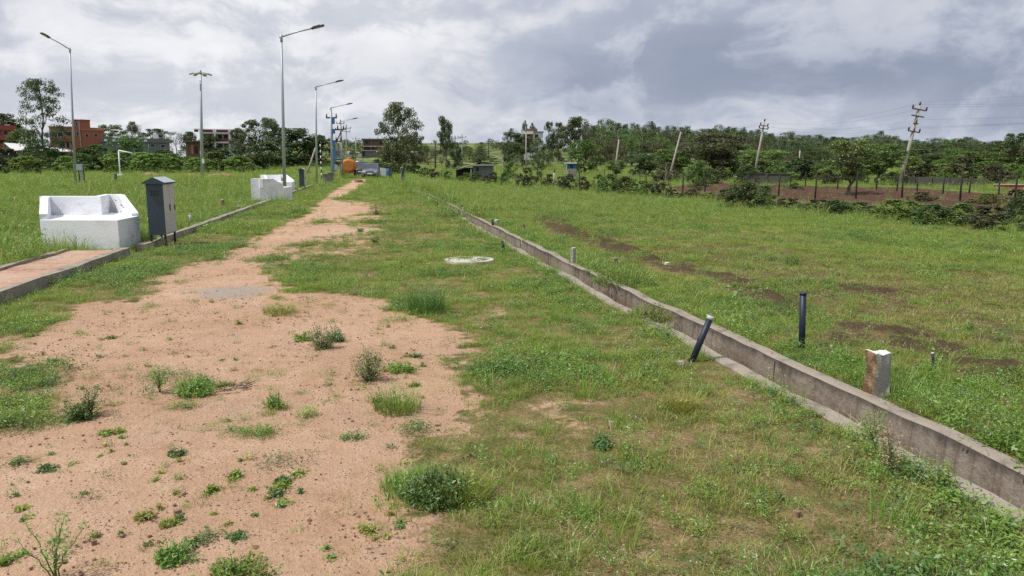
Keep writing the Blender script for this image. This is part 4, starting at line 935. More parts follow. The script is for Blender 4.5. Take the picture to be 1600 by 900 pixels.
# ------------------------------------------------------------------ trees
LM = dict(
    dark=leafmat('tree_leaf_dark', (.066, .105, .036), (.10, .14, .046), .25, .25),
    euc=leafmat('tree_leaf_eucalyptus', (.105, .135, .06), (.155, .175, .075), .3, .25),
    mid=leafmat('tree_leaf_mid', (.10, .175, .042), (.14, .22, .052), .3, .25),
    light=leafmat('tree_leaf_light', (.19, .31, .07), (.25, .36, .09), .35, .3),
    fresh=leafmat('tree_leaf_fresh', (.12, .20, .05), (.17, .25, .06), .3, .3),
    olive=leafmat('tree_leaf_olive', (.088, .092, .045), (.115, .11, .055), .25, .3),
    yellow=leafmat('tree_leaf_yellowish', (.11, .14, .035), (.16, .17, .05), .3, .3),
    grey=leafmat('tree_leaf_bare', (.125, .115, .085), (.16, .14, .10), .2, .3))
def crown_mesh(name, seed, style, lm, n_leaf):
    rg = np.random.default_rng(seed); S = {
        'euc': dict(t0=.14, env=lambda t: .5 * np.clip(np.sin(PI * np.clip((t - .16) / .86, 0, 1)) ** .7, .18, 1), nc=62, cr=(.125, .075), leaf=.017, flat=.7),
        'tall': dict(t0=.08, env=lambda t: .5 * np.clip(1.15 - .55 * np.abs(t - .5) * 2, .3, 1), nc=52, cr=(.16, .07), leaf=.02, flat=.6),
        'round': dict(t0=.10, env=lambda t: .5 * np.sqrt(np.clip(1 - ((t - .5) / .5) ** 2, 0.02, 1)), nc=70, cr=(.10, .10), leaf=.02, flat=.6),
        'acacia': dict(t0=.30, env=lambda t: .5 * np.clip((t - .12) / .55, .25, 1) * np.where(t > .9, .8, 1), nc=60, cr=(.12, .045), leaf=.018, flat=.35),
        'wispy': dict(t0=.06, env=lambda t: .5 * np.clip(np.sin(PI * np.clip((t - .02) / 1.05, 0, 1)) ** .6, .2, 1), nc=150, cr=(.10, .035), leaf=.012, flat=.5),
        'bush': dict(t0=.0, env=lambda t: .5 * np.sqrt(np.clip(1 - t ** 2.4, .02, 1)), nc=60, cr=(.10, .13), leaf=.028, flat=.6),
        'shrub': dict(t0=.0, env=lambda t: .5 * (.35 + .65 * np.sin(PI * np.clip(t * .85 + .15, 0, 1))), nc=50, cr=(.09, .10), leaf=.03, flat=.6)}[style]
    nc = S['nc']; t = S['t0'] + (1 - S['t0']) * rg.uniform(0, 1, nc) ** (.8 if style != 'bush' else 1.2); a = rg.uniform(0, 2 * PI, nc)
    lob = 1 + .28 * np.sin(a * 2 + seed) + .18 * np.sin(a * 5 + seed * 2 + t * 6)
    rad = S['env'](t) * lob * np.sqrt(rg.uniform(.08, 1, nc)) * .88
    C = np.stack([rad * np.cos(a), rad * np.sin(a), np.minimum(t, .97)], -1)
    k = rg.integers(0, nc, n_leaf); csz = rg.uniform(.6, 1.35, nc)[k][:, None]
    q = rg.normal(size=(n_leaf, 3)); q /= np.linalg.norm(q, axis=1)[:, None]; q *= rg.uniform(.25, 1, (n_leaf, 1)) ** .6
    P_ = C[k] + q * csz * np.array([S['cr'][0], S['cr'][0], S['cr'][1]])
    P_[:, 2] = np.clip(P_[:, 2], .005, 1.02)
    if style in ('bush', 'shrub'): P_[:, 2] = np.abs(P_[:, 2])
    n_ = q * .7 + rg.normal(size=(n_leaf, 3)) * .5 + np.array([0, 0, .85]); n_ /= np.linalg.norm(n_, axis=1)[:, None]
    u_ = np.cross(n_, rg.normal(size=(n_leaf, 3))); u_ /= np.linalg.norm(u_, axis=1)[:, None]; v_ = np.cross(n_, u_)
    s_ = (S['leaf'] * rg.uniform(.6, 1.4, n_leaf))[:, None]
    V = np.stack([P_ - u_ * s_, P_ - v_ * s_ * .6, P_ + u_ * s_, P_ + v_ * s_ * .6], 1).reshape(-1, 3)
    return npmesh(name, V, np.arange(n_leaf * 4).reshape(-1, 4), [LM[lm]]), C
def trunk_mesh(name, C, seed, mt, style):
    rg = np.random.default_rng(seed); mb = MB(); t0 = .0; forks = 1
    top = {'euc': .86, 'tall': .8, 'wispy': .88, 'acacia': .32, 'round': .45, 'bush': .3, 'shrub': .3}[style]; w0 = {'euc': .022, 'tall': .02, 'wispy': .018, 'acacia': .035, 'round': .035, 'bush': .012, 'shrub': .014}[style]
    path = [Vector((0, 0, -.06))]; 
    for i in range(1, 7): path.append(Vector((rg.normal() * .018 * i ** .5, rg.normal() * .018 * i ** .5, top * i / 6)))
    mb.tube(path, [w0 * (1.15 - .8 * i / 6) for i in range(7)], 6)
    sel = rg.choice(len(C), min(22 if style in ('euc', 'wispy', 'tall', 'acacia') else 12, len(C)), replace=False)
    for j in sel:
        c = Vector(C[j]); h = min(max(c.z - (abs(c.x) + abs(c.y)) * .7, top * .25), top * .95) if style != 'bush' else .02; i = h / top * 6; i0 = int(min(i, 5)); p = path[i0].lerp(path[i0 + 1], i - i0)
        m_ = p.lerp(c, .5) + Vector((rg.normal() * .015, rg.normal() * .015, .02)); mb.tube([p, m_, c], [w0 * .42, w0 * .26, w0 * .1], 4)
    bmesh.ops.recalc_face_normals(mb.bm, faces=mb.bm.faces[:]); me = bpy.data.meshes.new(name); mb.bm.to_mesh(me); mb.bm.free(); me.materials.append(M[mt]); return me
TP = {}
def tproto(key, seed, style, lm, n_leaf, mt='bark'):
    cm, C = crown_mesh('crown', seed, style, lm, n_leaf); TP[key] = (cm, trunk_mesh('trunk', C, seed, mt, style), style)
for i in range(3): tproto('far%d' % i, 20 + i, 'tall', ('dark', 'dark', 'olive')[i], 2600)
for i in range(3): tproto('farr%d' % i, 30 + i, 'round', ('dark', 'mid', 'dark')[i], 2600)
tproto('farh', 34, 'wispy', 'dark', 900); tproto('fare', 35, 'tall', 'dark', 2600)
tproto('fary', 33, 'round', 'yellow', 1500)
tproto('farolive', 36, 'round', 'olive', 1500); tproto('faraca', 37, 'acacia', 'mid', 1500)
tproto('euc_big', 41, 'euc', 'euc', 14000); tproto('euc_big2', 55, 'euc', 'euc', 9000); tproto('euc_thin', 42, 'euc', 'euc', 6000); tproto('euc_dark', 43, 'tall', 'dark', 8500); tproto('euc_dark2', 56, 'tall', 'dark', 8500)
tproto('wisp', 44, 'wispy', 'dark', 9500); tproto('wisp2', 45, 'wispy', 'olive', 2500)
tproto('round_dark', 46, 'round', 'dark', 8000); tproto('round_dark2', 47, 'round', 'dark', 6000); tproto('round_green', 48, 'round', 'mid', 6000)
tproto('aca1', 49, 'acacia', 'fresh', 6500); tproto('aca2', 50, 'acacia', 'mid', 7500); tproto('aca3', 51, 'acacia', 'olive', 7500); tproto('aca4', 54, 'acacia', 'dark', 7500)
tproto('bare', 52, 'wispy', 'grey', 900, 'barkpale')
for i, (lm, n_) in enumerate((('fresh', 4500), ('light', 4500), ('dark', 4500), ('olive', 3500), ('fresh', 4000), ('light', 3800))): tproto('bush%d' % i, 60 + i, 'bush' if i % 2 == 0 else 'shrub', lm, n_)
def tree(key, u, vt, wpx, label, group=None, vb=None, r=None, cat='tree', name='tree', xy=None, sink=0.0):
    x, y = xy if xy else (PT(u, vb) if vb is not None else PD(u, r)); z0 = tz(x, y) - sink; H = ZV(x, y, vt) - z0; D_ = depth(x, y); Wd = wpx / FPX * D_
    cm, tm, style = TP[key]; ro = empty(name, (x, y, z0), random.uniform(0, 6.28), label, cat, group); ro.scale = (Wd * 1.0, Wd * 1.0, H / 1.02)
    link('crown' if cat == 'tree' else 'foliage', cm, ro); link('trunk' if cat == 'tree' else 'stem', tm, ro); return ro
# left side
tree('wisp', 72, 120, 82, 'tall feathery tree in front of the red and orange buildings at far left', r=150)
tree('round_dark', 12, 178, 80, 'broad rounded tree rising behind the leftmost red building', r=260)
tree('round_green', 42, 203, 60, 'lighter small tree between the leftmost red building and the feathery tree', r=200)
tree('aca2', 176, 194, 42, 'loose leafy tree over the left end of the long grey shed', r=235)
tree('euc_thin', 211, 189, 34, 'bright upswept tree rising over the middle of the long grey shed', r=240)
tree('aca4', 247, 200, 44, 'umbrella shaped tree over the right end of the long grey shed', r=235)
tree('round_green', 202, 212, 60, 'low tree in front of the long grey shed', r=175)
tree('wisp2', 278, 204, 40, 'brownish columnar tree between the grey shed and the brown shed', r=140)
tree('round_dark2', 300, 206, 42, 'dark tree behind the brown shed, left of the high mast light', r=240)
tree('round_dark', 330, 212, 50, 'dark tree just right of the high mast light', r=220)
tree('euc_dark', 401, 187, 46, 'dark tall tree at the left of the dark grove', 'trees of the dark grove', r=150)
tree('euc_dark', 378, 200, 34, 'olive dark slender tree standing in front of the white and maroon building', 'trees of the dark grove', r=165)
tree('euc_dark2', 430, 184, 46, 'tallest dark tree of the grove, left of the nearest lamp pole', 'trees of the dark grove', r=155)
tree('round_dark', 466, 201, 96, 'broad dark round tree in the middle of the grove behind the lamp posts', 'trees of the dark grove', r=150)
tree('round_dark2', 500, 212, 60, 'dark round tree at the right end of the grove', 'trees of the dark grove', r=155)
tree('round_dark2', 418, 222, 70, 'low dark tree filling the foot of the grove', 'trees of the dark grove', r=140)
# bushes behind the left meadow
lb = [(-60, 232, 80, 2), (-15, 236, 70, 2), (12, 232, 56, 3), (40, 244, 46, 1), (62, 244, 44, 2), (84, 236, 46, 0), (104, 244, 40, 5), (128, 240, 46, 0), (152, 226, 60, 4), (176, 240, 50, 1), (197, 238, 52, 0), (222, 238, 56, 5), (240, 240, 60, 1), (268, 240, 50, 0),
      (292, 244, 48, 4), (310, 246, 40, 1), (336, 238, 56, 0), (352, 246, 60, 5), (374, 244, 50, 1), (396, 240, 50, 2), (60, 226, 60, 2), (140, 232, 60, 2), (255, 233, 60, 2), (425, 246, 60, 2), (350, 231, 50, 2), (452, 247, 60, 2), (486, 248, 56, 2), (515, 250, 50, 2)]
for i, (u, vt, wpx, k) in enumerate(lb): tree('bush%d' % k, u, vt, wpx * 1.15, 'leafy bush in the long green thicket behind the left meadow', 'bushes of the thicket behind the left meadow', r=128 + 10 * (i % 3) + (14 if i > 19 else 0), cat='bush', name='bush')
# centre hill
tree('euc_big2', 621, 160, 68, 'large eucalyptus tree with gaps in its crown right of the parked cars', vb=272)
tree('euc_thin', 649, 205, 40, 'smaller pale eucalyptus close right of the large one', vb=271)
tree('euc_dark2', 607, 226, 30, 'dark low tree filling the left foot of the large eucalyptus', vb=270)
tree('euc_dark', 634, 226, 34, 'dark shaded young tree under the right side of the large eucalyptus', vb=270)
tree('euc_dark2', 697, 182, 28, 'slender dark eucalyptus standing alone on the hill edge', vb=268)
tree('euc_dark', 711, 222, 22, 'dark narrow tree touching the right side of the slender eucalyptus', vb=266)
tree('bush2', 589, 248, 34, 'dark round bush directly behind the grey car', vb=268, cat='bush', name='bush')
tree('bush2', 650, 258, 44, 'dark bushes at the foot of the large eucalyptus', vb=272, cat='bush', name='bush')
tree('bush2', 612, 256, 34, 'dark bush between the grey car and the large eucalyptus', vb=273, cat='bush', name='bush')
for i, (u, vt, r_, wpx, k) in enumerate(((548, 222, 330, 20, 'farr1'), (560, 219, 340, 18, 'farr0'), (571, 222, 300, 16, 'farr2'), (530, 224, 300, 20, 'farr1'), (541, 229, 240, 16, 'farr0'), (521, 227, 240, 22, 'farr2'), (604, 219, 360, 14, 'farr1'), (536, 236, 200, 14, 'fary'), (556, 230, 260, 16, 'farr1'))):
    tree(k, u, vt, wpx, 'small tree on the hillside around the unfinished brick house', 'small trees on the hillside', r=r_)
tree('far0', 775.5, 219, 13, 'lone small tree on the open hillside skyline', r=300); tree('farr1', 770, 224, 10, 'low companion bush of the lone hillside tree', r=300, cat='bush', name='bush')
tree('farr1', 732, 229, 20, 'round bush on the open hillside between the pole pair and the skyline', r=240, cat='bush', name='bush')
for i in range(60):
    u = RNG.uniform(530, 815); r_ = RNG.uniform(150, 380); x, y = PD(u, r_); z0 = tz(x, y); h = RNG.uniform(1.2, 3.6)
    q = np.array([x, y, z0 + h - EYE]); vt = 450 - FPX * (q @ UV) / (q @ FV)
    tree('farr%d' % (i % 3) if i % 4 else 'fary', u, vt, FPX * h * 1.7 / r_, 'low scrub bush dotted on the open hillside', 'scrub bushes on the hillside', r=r_, cat='bush', name='scrub')
tree('aca4', 757, 243, 46, 'low spreading green tree just behind the low grey shed', r=110)
tree('farr0', 800, 201, 26, 'dark tall tree at the left end of the wood', r=150); tree('euc_dark2', 816, 208, 44, 'dark tree overlapping the left side of the white house', r=140)
tree('euc_thin', 820, 187, 12, 'narrow tree top showing behind the white house roof, left one', r=230); tree('euc_thin', 832, 191, 12, 'narrow tree top showing behind the white house roof, right one', r=232)
tree('euc_dark', 793, 206, 22, 'small dark tree at the very left edge of the wood', r=150)
tree('euc_dark', 858, 190, 20, 'tall narrow tree just right of the white house', r=160); tree('euc_dark', 872, 191, 20, 'second narrow tree right of the white house', r=165)
tree('euc_dark2', 893, 183, 46, 'tall fuller tree, highest of those right of the white house', r=160); tree('far2', 912, 186, 26, 'tall tree on the right shoulder of the highest one', r=170)
tree('farr2', 850, 228, 40, 'dark lower tree covering the foot of the white house', r=125)
tree('round_green', 912, 219, 72, 'rich green rounded tree behind the blue hut', vb=271)
tree('euc_thin', 840, 214, 34, 'thin leafy tree crossing in front of the right side of the white house', r=150)
tree('farr0', 842, 240, 34, 'dark low tree in front of the white house', r=100); tree('bush4', 800, 253, 40, 'dark green bush right of the low grey shed', r=78, cat='bush', name='bush')
tree('aca3', 1118, 208, 125, 'wide grey brown spreading tree between the slanting bare pole and the crossarm pole', vb=280)
tree('aca2', 1055, 232, 84, 'green spreading tree left of the wide grey brown one', vb=279)
tree('bare', 1040, 252, 46, 'pale leafless scrub tree at the foot of the slanting bare pole', vb=287)
tree('aca1', 1192, 233, 100, 'fresh green flat topped tree behind the leaning crossarm pole', vb=277)
tree('aca4', 1015, 238, 70, 'dark spreading tree right of the slightly tilted pole', vb=277)
tree('aca2', 962, 250, 40, 'small grey green tree at the tilted bare pole', vb=279)
tree('aca1', 1326, 216, 92, 'bright green tree with forked trunk beside the near fence posts', vb=305)
tree('aca2', 1372, 224, 96, 'mid green spreading tree left of the largest leaning pole', vb=290)
tree('farr1', 1290, 252, 60, 'low green tree left of the bright forked one', r=75)
tree('aca4', 1430, 232, 90, 'dark green spreading tree right behind the largest leaning pole', vb=280)
tree('round_green', 1092, 251, 42, 'small dense banana green bush tree between the near fence posts', vb=300)
tree('aca4', 1595, 207, 74, 'dark flat topped tree at the right frame edge', r=105); tree('aca4', 1560, 224, 72, 'dark spreading tree left of the frame edge tree', r=120); tree('farr1', 1490, 232, 70, 'green round tree in front of the right hand wood', r=120)
tree('aca2', 1530, 236, 80, 'flat green tree before the right hand wood', r=112)
tree('bush0', 1600, 246, 90, 'large green bush at the right frame edge', r=90, cat='bush', name='bush'); tree('bush4', 1548, 252, 70, 'green bush before the spreading trees on the right', r=92, cat='bush', name='bush')
tree('bush1', 1480, 256, 70, 'light bush in front of the right hand trees', r=88, cat='bush', name='bush')
# the far wood: many individuals
ridge = [(780, 206), (850, 204), (920, 194), (940, 190), (965, 196), (985, 192), (1005, 196), (1012, 191), (1030, 200), (1055, 198), (1075, 202), (1095, 203), (1115, 200), (1128, 195), (1150, 199), (1165, 203), (1190, 206), (1215, 212), (1235, 209), (1265, 213), (1290, 213), (1320, 215), (1352, 213), (1375, 209), (1392, 212), (1410, 219), (1440, 220), (1470, 219), (1498, 216), (1520, 221), (1545, 222), (1570, 219), (1600, 216), (1680, 214), (1760, 212)]
ru, rv = np.array([a for a, _ in ridge], float), np.array([b for _, b in ridge], float)
n_f = 0
for row, (r_, k, dv_) in enumerate(((262, 12, 0), (238, 13, 3), (212, 15, 8), (185, 19, 15), (160, 24, 24))):
    u = 915 + row * 4
    while u < 1720:
        vt = float(np.interp(u, ru, rv)) + dv_ + RNG.normal() * 2.2 - abs(RNG.normal()) * 1.0
        if row < 3 or u < 1010 or u > 1240 or RNG.uniform() < .75:
            key = RNG.choice(['farr2', 'far1', 'farr0', 'farr2', 'far0', 'farr0', 'fare', 'farr1'] if row < 3 else ['farr1', 'farolive', 'far0', 'farr2', 'faraca', 'far2', 'fary'])
            tree(key, u, vt, k * RNG.uniform(1.5, 2.9), 'tree of the dense dark wood along the low ridge' if row < 3 else 'mixed tree in the lower front rows of the wood', 'trees of the far wood on the ridge' if row < 3 else 'trees in the front rows of the wood', r=r_ + RNG.normal() * 4); n_f += 1
        u += k * RNG.uniform(.6, 1.05)
print('forest', n_f)
# mid distance shrubs on the right between the fences and the trees
for i in range(58):
    u = RNG.uniform(930, 1620); r_ = RNG.uniform(62, 98); x, y = PD(u, r_); h = RNG.uniform(.5, 1.5) * (1 if r_ < 75 else 1.5); q = np.array([x, y, tz(x, y) + h - EYE]); vt = 450 - FPX * (q @ UV) / (q @ FV)
    tree('bush%d' % RNG.choice([0, 2, 2, 3, 3, 3, 4, 1]), u, vt, FPX * h * RNG.uniform(1.2, 2.2) / r_, 'scrubby bush scattered on the ground beyond the fences', 'scrub beyond the fences', r=r_, cat='bush', name='scrub')
# hedge along the field edge
hd = [(662, 277, 262, 20, 5), (676, 280, 264, 22, 3), (700, 282, 267, 22, 4), (728, 284, 270, 28, 0), (746, 286, 268, 26, 2), (768, 288, 269, 30, 3), (790, 290, 268, 26, 4), (822, 295, 262, 30, 3), (841, 291, 268, 26, 0), (858, 293, 272, 22, 3),
      (890, 298, 271, 30, 2), (876, 295, 276, 22, 3), (912, 299, 276, 26, 3), (935, 301, 272, 28, 4), (952, 304, 272, 42, 0), (978, 306, 275, 40, 2), (1003, 309, 282, 42, 0), (1028, 309, 274, 34, 3), (1168, 326, 283, 62, 2), (1194, 322, 290, 44, 0), (1145, 318, 293, 40, 3), (1132, 314, 296, 34, 3),
      (1080, 311, 296, 30, 3), (1050, 311, 296, 30, 3), (1106, 313, 300, 36, 5), (1230, 327, 310, 60, 3), (1278, 333, 312, 52, 3), (1300, 338, 312, 60, 2), (1345, 336, 316, 58, 3), (1395, 344, 312, 68, 0), (1420, 346, 314, 60, 4), (1455, 352, 318, 70, 2), (1500, 354, 318, 70, 0), (1545, 360, 322, 70, 3),
      (1590, 352, 306, 50, 2), (1585, 340, 296, 46, 3), (1530, 345, 322, 50, 3), (1640, 362, 300, 80, 0), (1240, 300, 285, 30, 4), (1440, 318, 300, 40, 3), (1540, 322, 302, 50, 0)]
for i, (u, vb, vt, wpx, k) in enumerate(hd):
    tree('bush%d' % k, u, vt, wpx * 1.12, 'straggling hedge bush along the far edge of the right field', 'hedge bushes along the right field', vb=vb, cat='bush', name='hedge_bush')

ORD = 'first second third fourth fifth sixth seventh eighth ninth tenth eleventh twelfth thirteenth fourteenth fifteenth sixteenth seventeenth eighteenth nineteenth twentieth'.split()
TENS = 'twenty thirty forty fifty sixty seventy eighty ninety'.split()
def ordw(i):
    n_ = i + 1
    if n_ > 100: return 'hundred and ' + ordw(n_ - 101)
    if n_ == 100: return 'hundredth'
    if n_ <= 20: return ORD[n_ - 1]
    t_, u_ = divmod(n_, 10); return TENS[t_ - 2] + '-' + ORD[u_ - 1] if u_ else TENS[t_ - 2][:-1] + 'ieth'
def relabel(group, fmt):
    L_ = [o for o in COL.objects if o.get('group') == group]; L_.sort(key=lambda o: math.atan2(o.location.x, o.location.y))
    for i, o in enumerate(L_): o['label'] = fmt(ordw(i), {'mid': 'mid green', 'fresh': 'mid green', 'light': 'pale green', 'dark': 'dark green', 'olive': 'brownish green', 'yellowish': 'yellowish green', 'eucalyptus': 'grey green'}[o.children[0].data.materials[0].name.split('_')[-1]])
relabel('hedge bushes along the right field', lambda n_, c_: '%s straggling hedge bush, %s from the left along the right field edge' % (c_, n_))
relabel('scrub beyond the fences', lambda n_, c_: '%s scrub bush, %s from the left beyond the wire fences' % (c_, n_))
relabel('scrub bushes on the hillside', lambda n_, c_: '%s low scrub bush, %s from the left on the open hillside' % (c_, n_))
relabel('trees in the front rows of the wood', lambda n_, c_: '%s tree, %s from the left in the front rows of the wood' % (c_, n_))
relabel('small trees on the hillside', lambda n_, c_: '%s small tree, %s from the left on the slope around the unfinished brick house' % (c_, n_))
relabel('bushes of the thicket behind the left meadow', lambda n_, c_: '%s leafy bush, %s from the left in the thicket behind the left meadow' % (c_, n_))
# ------------------------------------------------------------------ buildings
class Bld:
    def __init__(s, u, r, name, label, cat, vbase=None):
        s.x, s.y = PD(u, r); s.z = tz(s.x, s.y); s.u = u; s.D = depth(s.x, s.y); s.m = s.D / FPX; a = math.atan2(s.x, s.y)
        s.root = empty(name, (s.x, s.y, s.z), -a, label, cat)
    def H(s, v): return ZV(s.x, s.y, v) - s.z
    def part(s, name, u0, u1, vt, vb, y0, dep, mt, parent=None, bevel=0):
        z1 = s.H(vt); z0 = s.H(vb) if vb is not None else -1.0
        mb = MB(); mb.box(((u0 + u1) / 2 * s.m - s.u * s.m, y0 + dep / 2, (z0 + z1) / 2), ((u1 - u0) * s.m, dep, z1 - z0)); return mb.build(name, M[mt], parent or s.root, bevel)
    def win(s, u0, u1, vt, vb, y0=-.05, frame='beige', dark='dark'):
        w_ = s.part('window', u0 - .5, u1 + .5, vt - .4, vb + .4, y0, .12, frame); s.part('pane', u0, u1, vt, vb, y0 - .03, .05, dark, w_)
B = Bld(8, 215, 'red_building', 'dull red two storey building with dark balcony bands at the left frame edge', 'building')
B.part('wall', -40, 26, 196, None, 0, 12, 'redb'); B.part('parapet', -41, 28, 195.5, 203, -.5, .5, 'redb'); B.part('balcony_front', -41, 28, 211.5, 218.5, -.8, .3, 'redb'); B.part('water_tank', 13, 20, 193.8, 196, 2, 3, 'white_fresh')
for u in (-38, -22, -6, 10, 20): B.win(u, u + 6, 204.5, 210.5)
B.part('opening', -39, 26, 219.5, 224, -.06, .1, 'dark')
B = Bld(125, 205, 'brick_building', 'orange brick and plaster building with a square tower, left of the grey shed', 'building')
B.part('wall', 88, 162, 199, None, 0, 12, 'ochre'); B.part('tower', 120, 143.5, 187.5, None, -1.2, 8, 'brick'); B.part('tower_band', 119.5, 144, 187, 189, -1.35, 8.3, 'redb'); B.part('corner_strip', 127.6, 129.4, 187.6, 233, -1.3, .2, 'polec')
B.part('lower_block', 131, 160, 203.5, None, -1.8, 6, 'brick'); B.part('sloped_cap', 130, 161, 202.4, 204, -2.0, 6.4, 'ochre'); B.part('wall_band', 87.5, 119, 197.8, 199.6, -.3, 1, 'ochre')
for u0, u1, v0, v1 in ((91, 98, 207, 214.5), (99, 105.5, 207, 214.5), (110, 117, 206, 212)): B.win(u0, u1, v0, v1)
for u0, u1 in ((100, 107), (109, 113), (116, 120.5)): B.win(u0, u1, 222, 231)
B.part('balcony_front', 88, 119, 216.5, 221, -.6, .4, 'brick'); B.part('roof_tank', 131, 137, 185.8, 187.6, 1, 3, 'white_fresh'); B.win(124, 126.5, 192, 196, -1.26); B.win(124, 126.5, 206, 212, -1.26); B.win(136, 140, 210, 214, -1.86); B.win(148, 152, 209, 213, -1.86)
B = Bld(50, 185, 'white_roof_shed', 'long low shed with a pale sloping tin roof below the feathery tree', 'shed')
B.part('wall', 2, 101, 235, None, 0, 9, 'dark')
for u0, u1, v0, v1 in ((4, 62, 222, 235), (62, 103, 228, 236)):
    mb = MB(); m_ = B.m; xa, xb = (u0 - 50) * m_, (u1 - 50) * m_; za, zb = B.H(v0), B.H(v1)
    vs = [mb.bm.verts.new(q) for q in ((xa + 1.5, 8, za), (xb - 1.0, 8, za - .3), (xb + .8, -1, zb), (xa + 3.0, -1, zb), (xa + 1.5, 8, za - .15), (xb - 1.0, 8, za - .45), (xb + .8, -1, zb - .15), (xa + 3.0, -1, zb - .15))]
    for f_ in ((0, 1, 2, 3), (7, 6, 5, 4), (0, 4, 5, 1), (1, 5, 6, 2), (2, 6, 7, 3), (3, 7, 4, 0)): mb.bm.faces.new([vs[i] for i in f_])
    mb.build('roof', M['tin'], B.root)
B.part('opening', 32, 42, 237, 245, -.1, .3, 'blue')
B = Bld(217, 200, 'long_grey_shed', 'long blue grey shed with white skylights on its flat roof behind the left thicket', 'shed')
B.part('wall', 168, 263, 217.5, None, 0, 12, 'greyw'); B.part('fascia', 167, 264, 216.2, 222.5, -.4, .4, 'greyb'); 
for k in range(6): B.part('fascia_panel', 172 + k * 11, 176 + k * 11, 218.2, 221.2, -.47, .06, 'white_fresh')
for u0, u1 in ((184, 190), (192, 201), (241, 248)): B.part('roof_light', u0, u1, 212.4 if u0 < 240 else 209, 216.4, 2, 3, 'white_fresh')
B.win(236, 241, 225, 229); B.win(250, 256, 226, 230); B.win(205, 212, 225, 230); B.part('roof_rail', 180, 212, 209.5, 209.9, 4, .1, 'greyb'); B.part('roof_rail_post', 205, 205.5, 209.5, 216.5, 4, .1, 'greyb'); B.part('wall_pipe', 232, 232.6, 219, 232, -.15, .12, 'white_fresh')
B = Bld(303, 175, 'brown_shed', 'small dark brown shed with a thin flat roof, left of the high mast light', 'shed')
B.part('wall', 293, 313, 221.5, None, 0, 6, 'brownb'); B.part('roof', 290, 315, 219.8, 221.6, -1, 8, 'greyb'); B.part('door', 305, 310, 229, 240, -.08, .1, 'dark'); B.part('wall_panel', 300.5, 303.5, 226, 240, -.05, .06, 'ochre')
B = Bld(350, 220, 'white_frame_building', 'white framed two storey building with maroon parapet panels behind the left thicket', 'building')
B.part('wall', 318, 381, 203.5, None, 1.2, 12, 'whiteb'); B.part('parapet_rail', 309.5, 383, 201.6, 202.8, -.2, .5, 'white_fresh')
for u0, u1 in ((310, 316), (321, 337), (341.5, 359), (362.5, 382)): B.part('parapet_panel', u0, u1, 203, 206.6, .1, .2, 'redd')
for u in (318.5, 339.2, 360.5, 382.2): B.part('column', u - 1, u + 1, 202.6, 232, -.1, .6, 'white_fresh')
B.part('floor_band', 319, 383, 206.8, 208.8, -.05, 1.2, 'whiteb'); B.part('floor_band', 319, 383, 221.2, 223.6, -.05, 1.2, 'whiteb')
for u0, u1 in ((342, 359), (363, 381), (322, 337)): B.part('balcony_panel', u0, u1, 217.6, 221, .1, .2, 'redd')
for u0, u1 in ((323, 336), (343, 350), (351.5, 358), (364, 380)): B.win(u0, u1, 210, 216.6, 1.1)
for u0, u1 in ((343, 350), (352, 358), (324, 336)): B.win(u0, u1, 225, 231, 1.1)
B.part('roof_dome', 369.5, 373.5, 198, 201.7, 4, 2, 'white_fresh')
B = Bld(584, 215, 'unfinished_brick_house', 'unfinished bare brick house with a grey block wall on the hillside', 'building')
B.part('wall', 568, 607, 218, None, 0, 10, 'brownb'); B.part('roof_slab', 566, 609, 216.6, 218.2, -.8, 11.5, 'greyb')
for u in (569, 581, 592.5, 603): B.part('column', u - .6, u + .6, 218, 243, -.3, .4, 'greyb')
B.part('floor_slab', 567, 600, 228, 229.2, -.9, 1.2, 'polec'); B.win(570.5, 579, 230, 234, -.08, 'brownb'); B.win(582, 588, 230.5, 234, -.08, 'brownb'); B.win(594, 599, 221, 225, -.08, 'greyb'); B.win(572, 577, 221, 225, -.08, 'greyb')
B.part('lower_wall', 566, 592.5, 235.5, None, -3.0, 2.6, 'greyb'); B.part('terrace_edge', 565.5, 592.5, 235.0, 236.2, -3.4, 3.4, 'polec'); B.part('opening', 567, 571, 237, 244, -3.1, .2, 'dark'); B.part('column_stub', 591, 592, 213, 217, 3, .3, 'brownb'); B.part('column_stub', 578, 578.6, 214, 217, 4, .3, 'brownb')
B = Bld(545, 200, 'white_tent', 'small white domed tent on the slope left of the unfinished house', 'tent')
mb = MB(); 
for k in range(6):
    a0, a1 = PI * k / 6, PI * (k + 1) / 6; s_ = 4.2 * B.m; vv = [(math.cos(a0) * s_, -1.5, max(0, math.sin(a0) * s_ * 1.2) + B.H(241)), (math.cos(a1) * s_, -1.5, max(0, math.sin(a1) * s_ * 1.2) + B.H(241)), (math.cos(a1) * s_, 1.5, max(0, math.sin(a1) * s_ * 1.2) + B.H(241)), (math.cos(a0) * s_, 1.5, max(0, math.sin(a0) * s_ * 1.2) + B.H(241))]
    mb.bm.faces.new([mb.bm.verts.new(q) for q in vv])
    mb.bm.faces.new([mb.bm.verts.new(q) for q in (vv[0], vv[1], (0, -1.5, B.H(241)))])
mb.build('canopy', M['white_fresh'], B.root); B.part('skirt', 541, 549, 240.5, None, -1.4, 2.8, 'white_fresh')
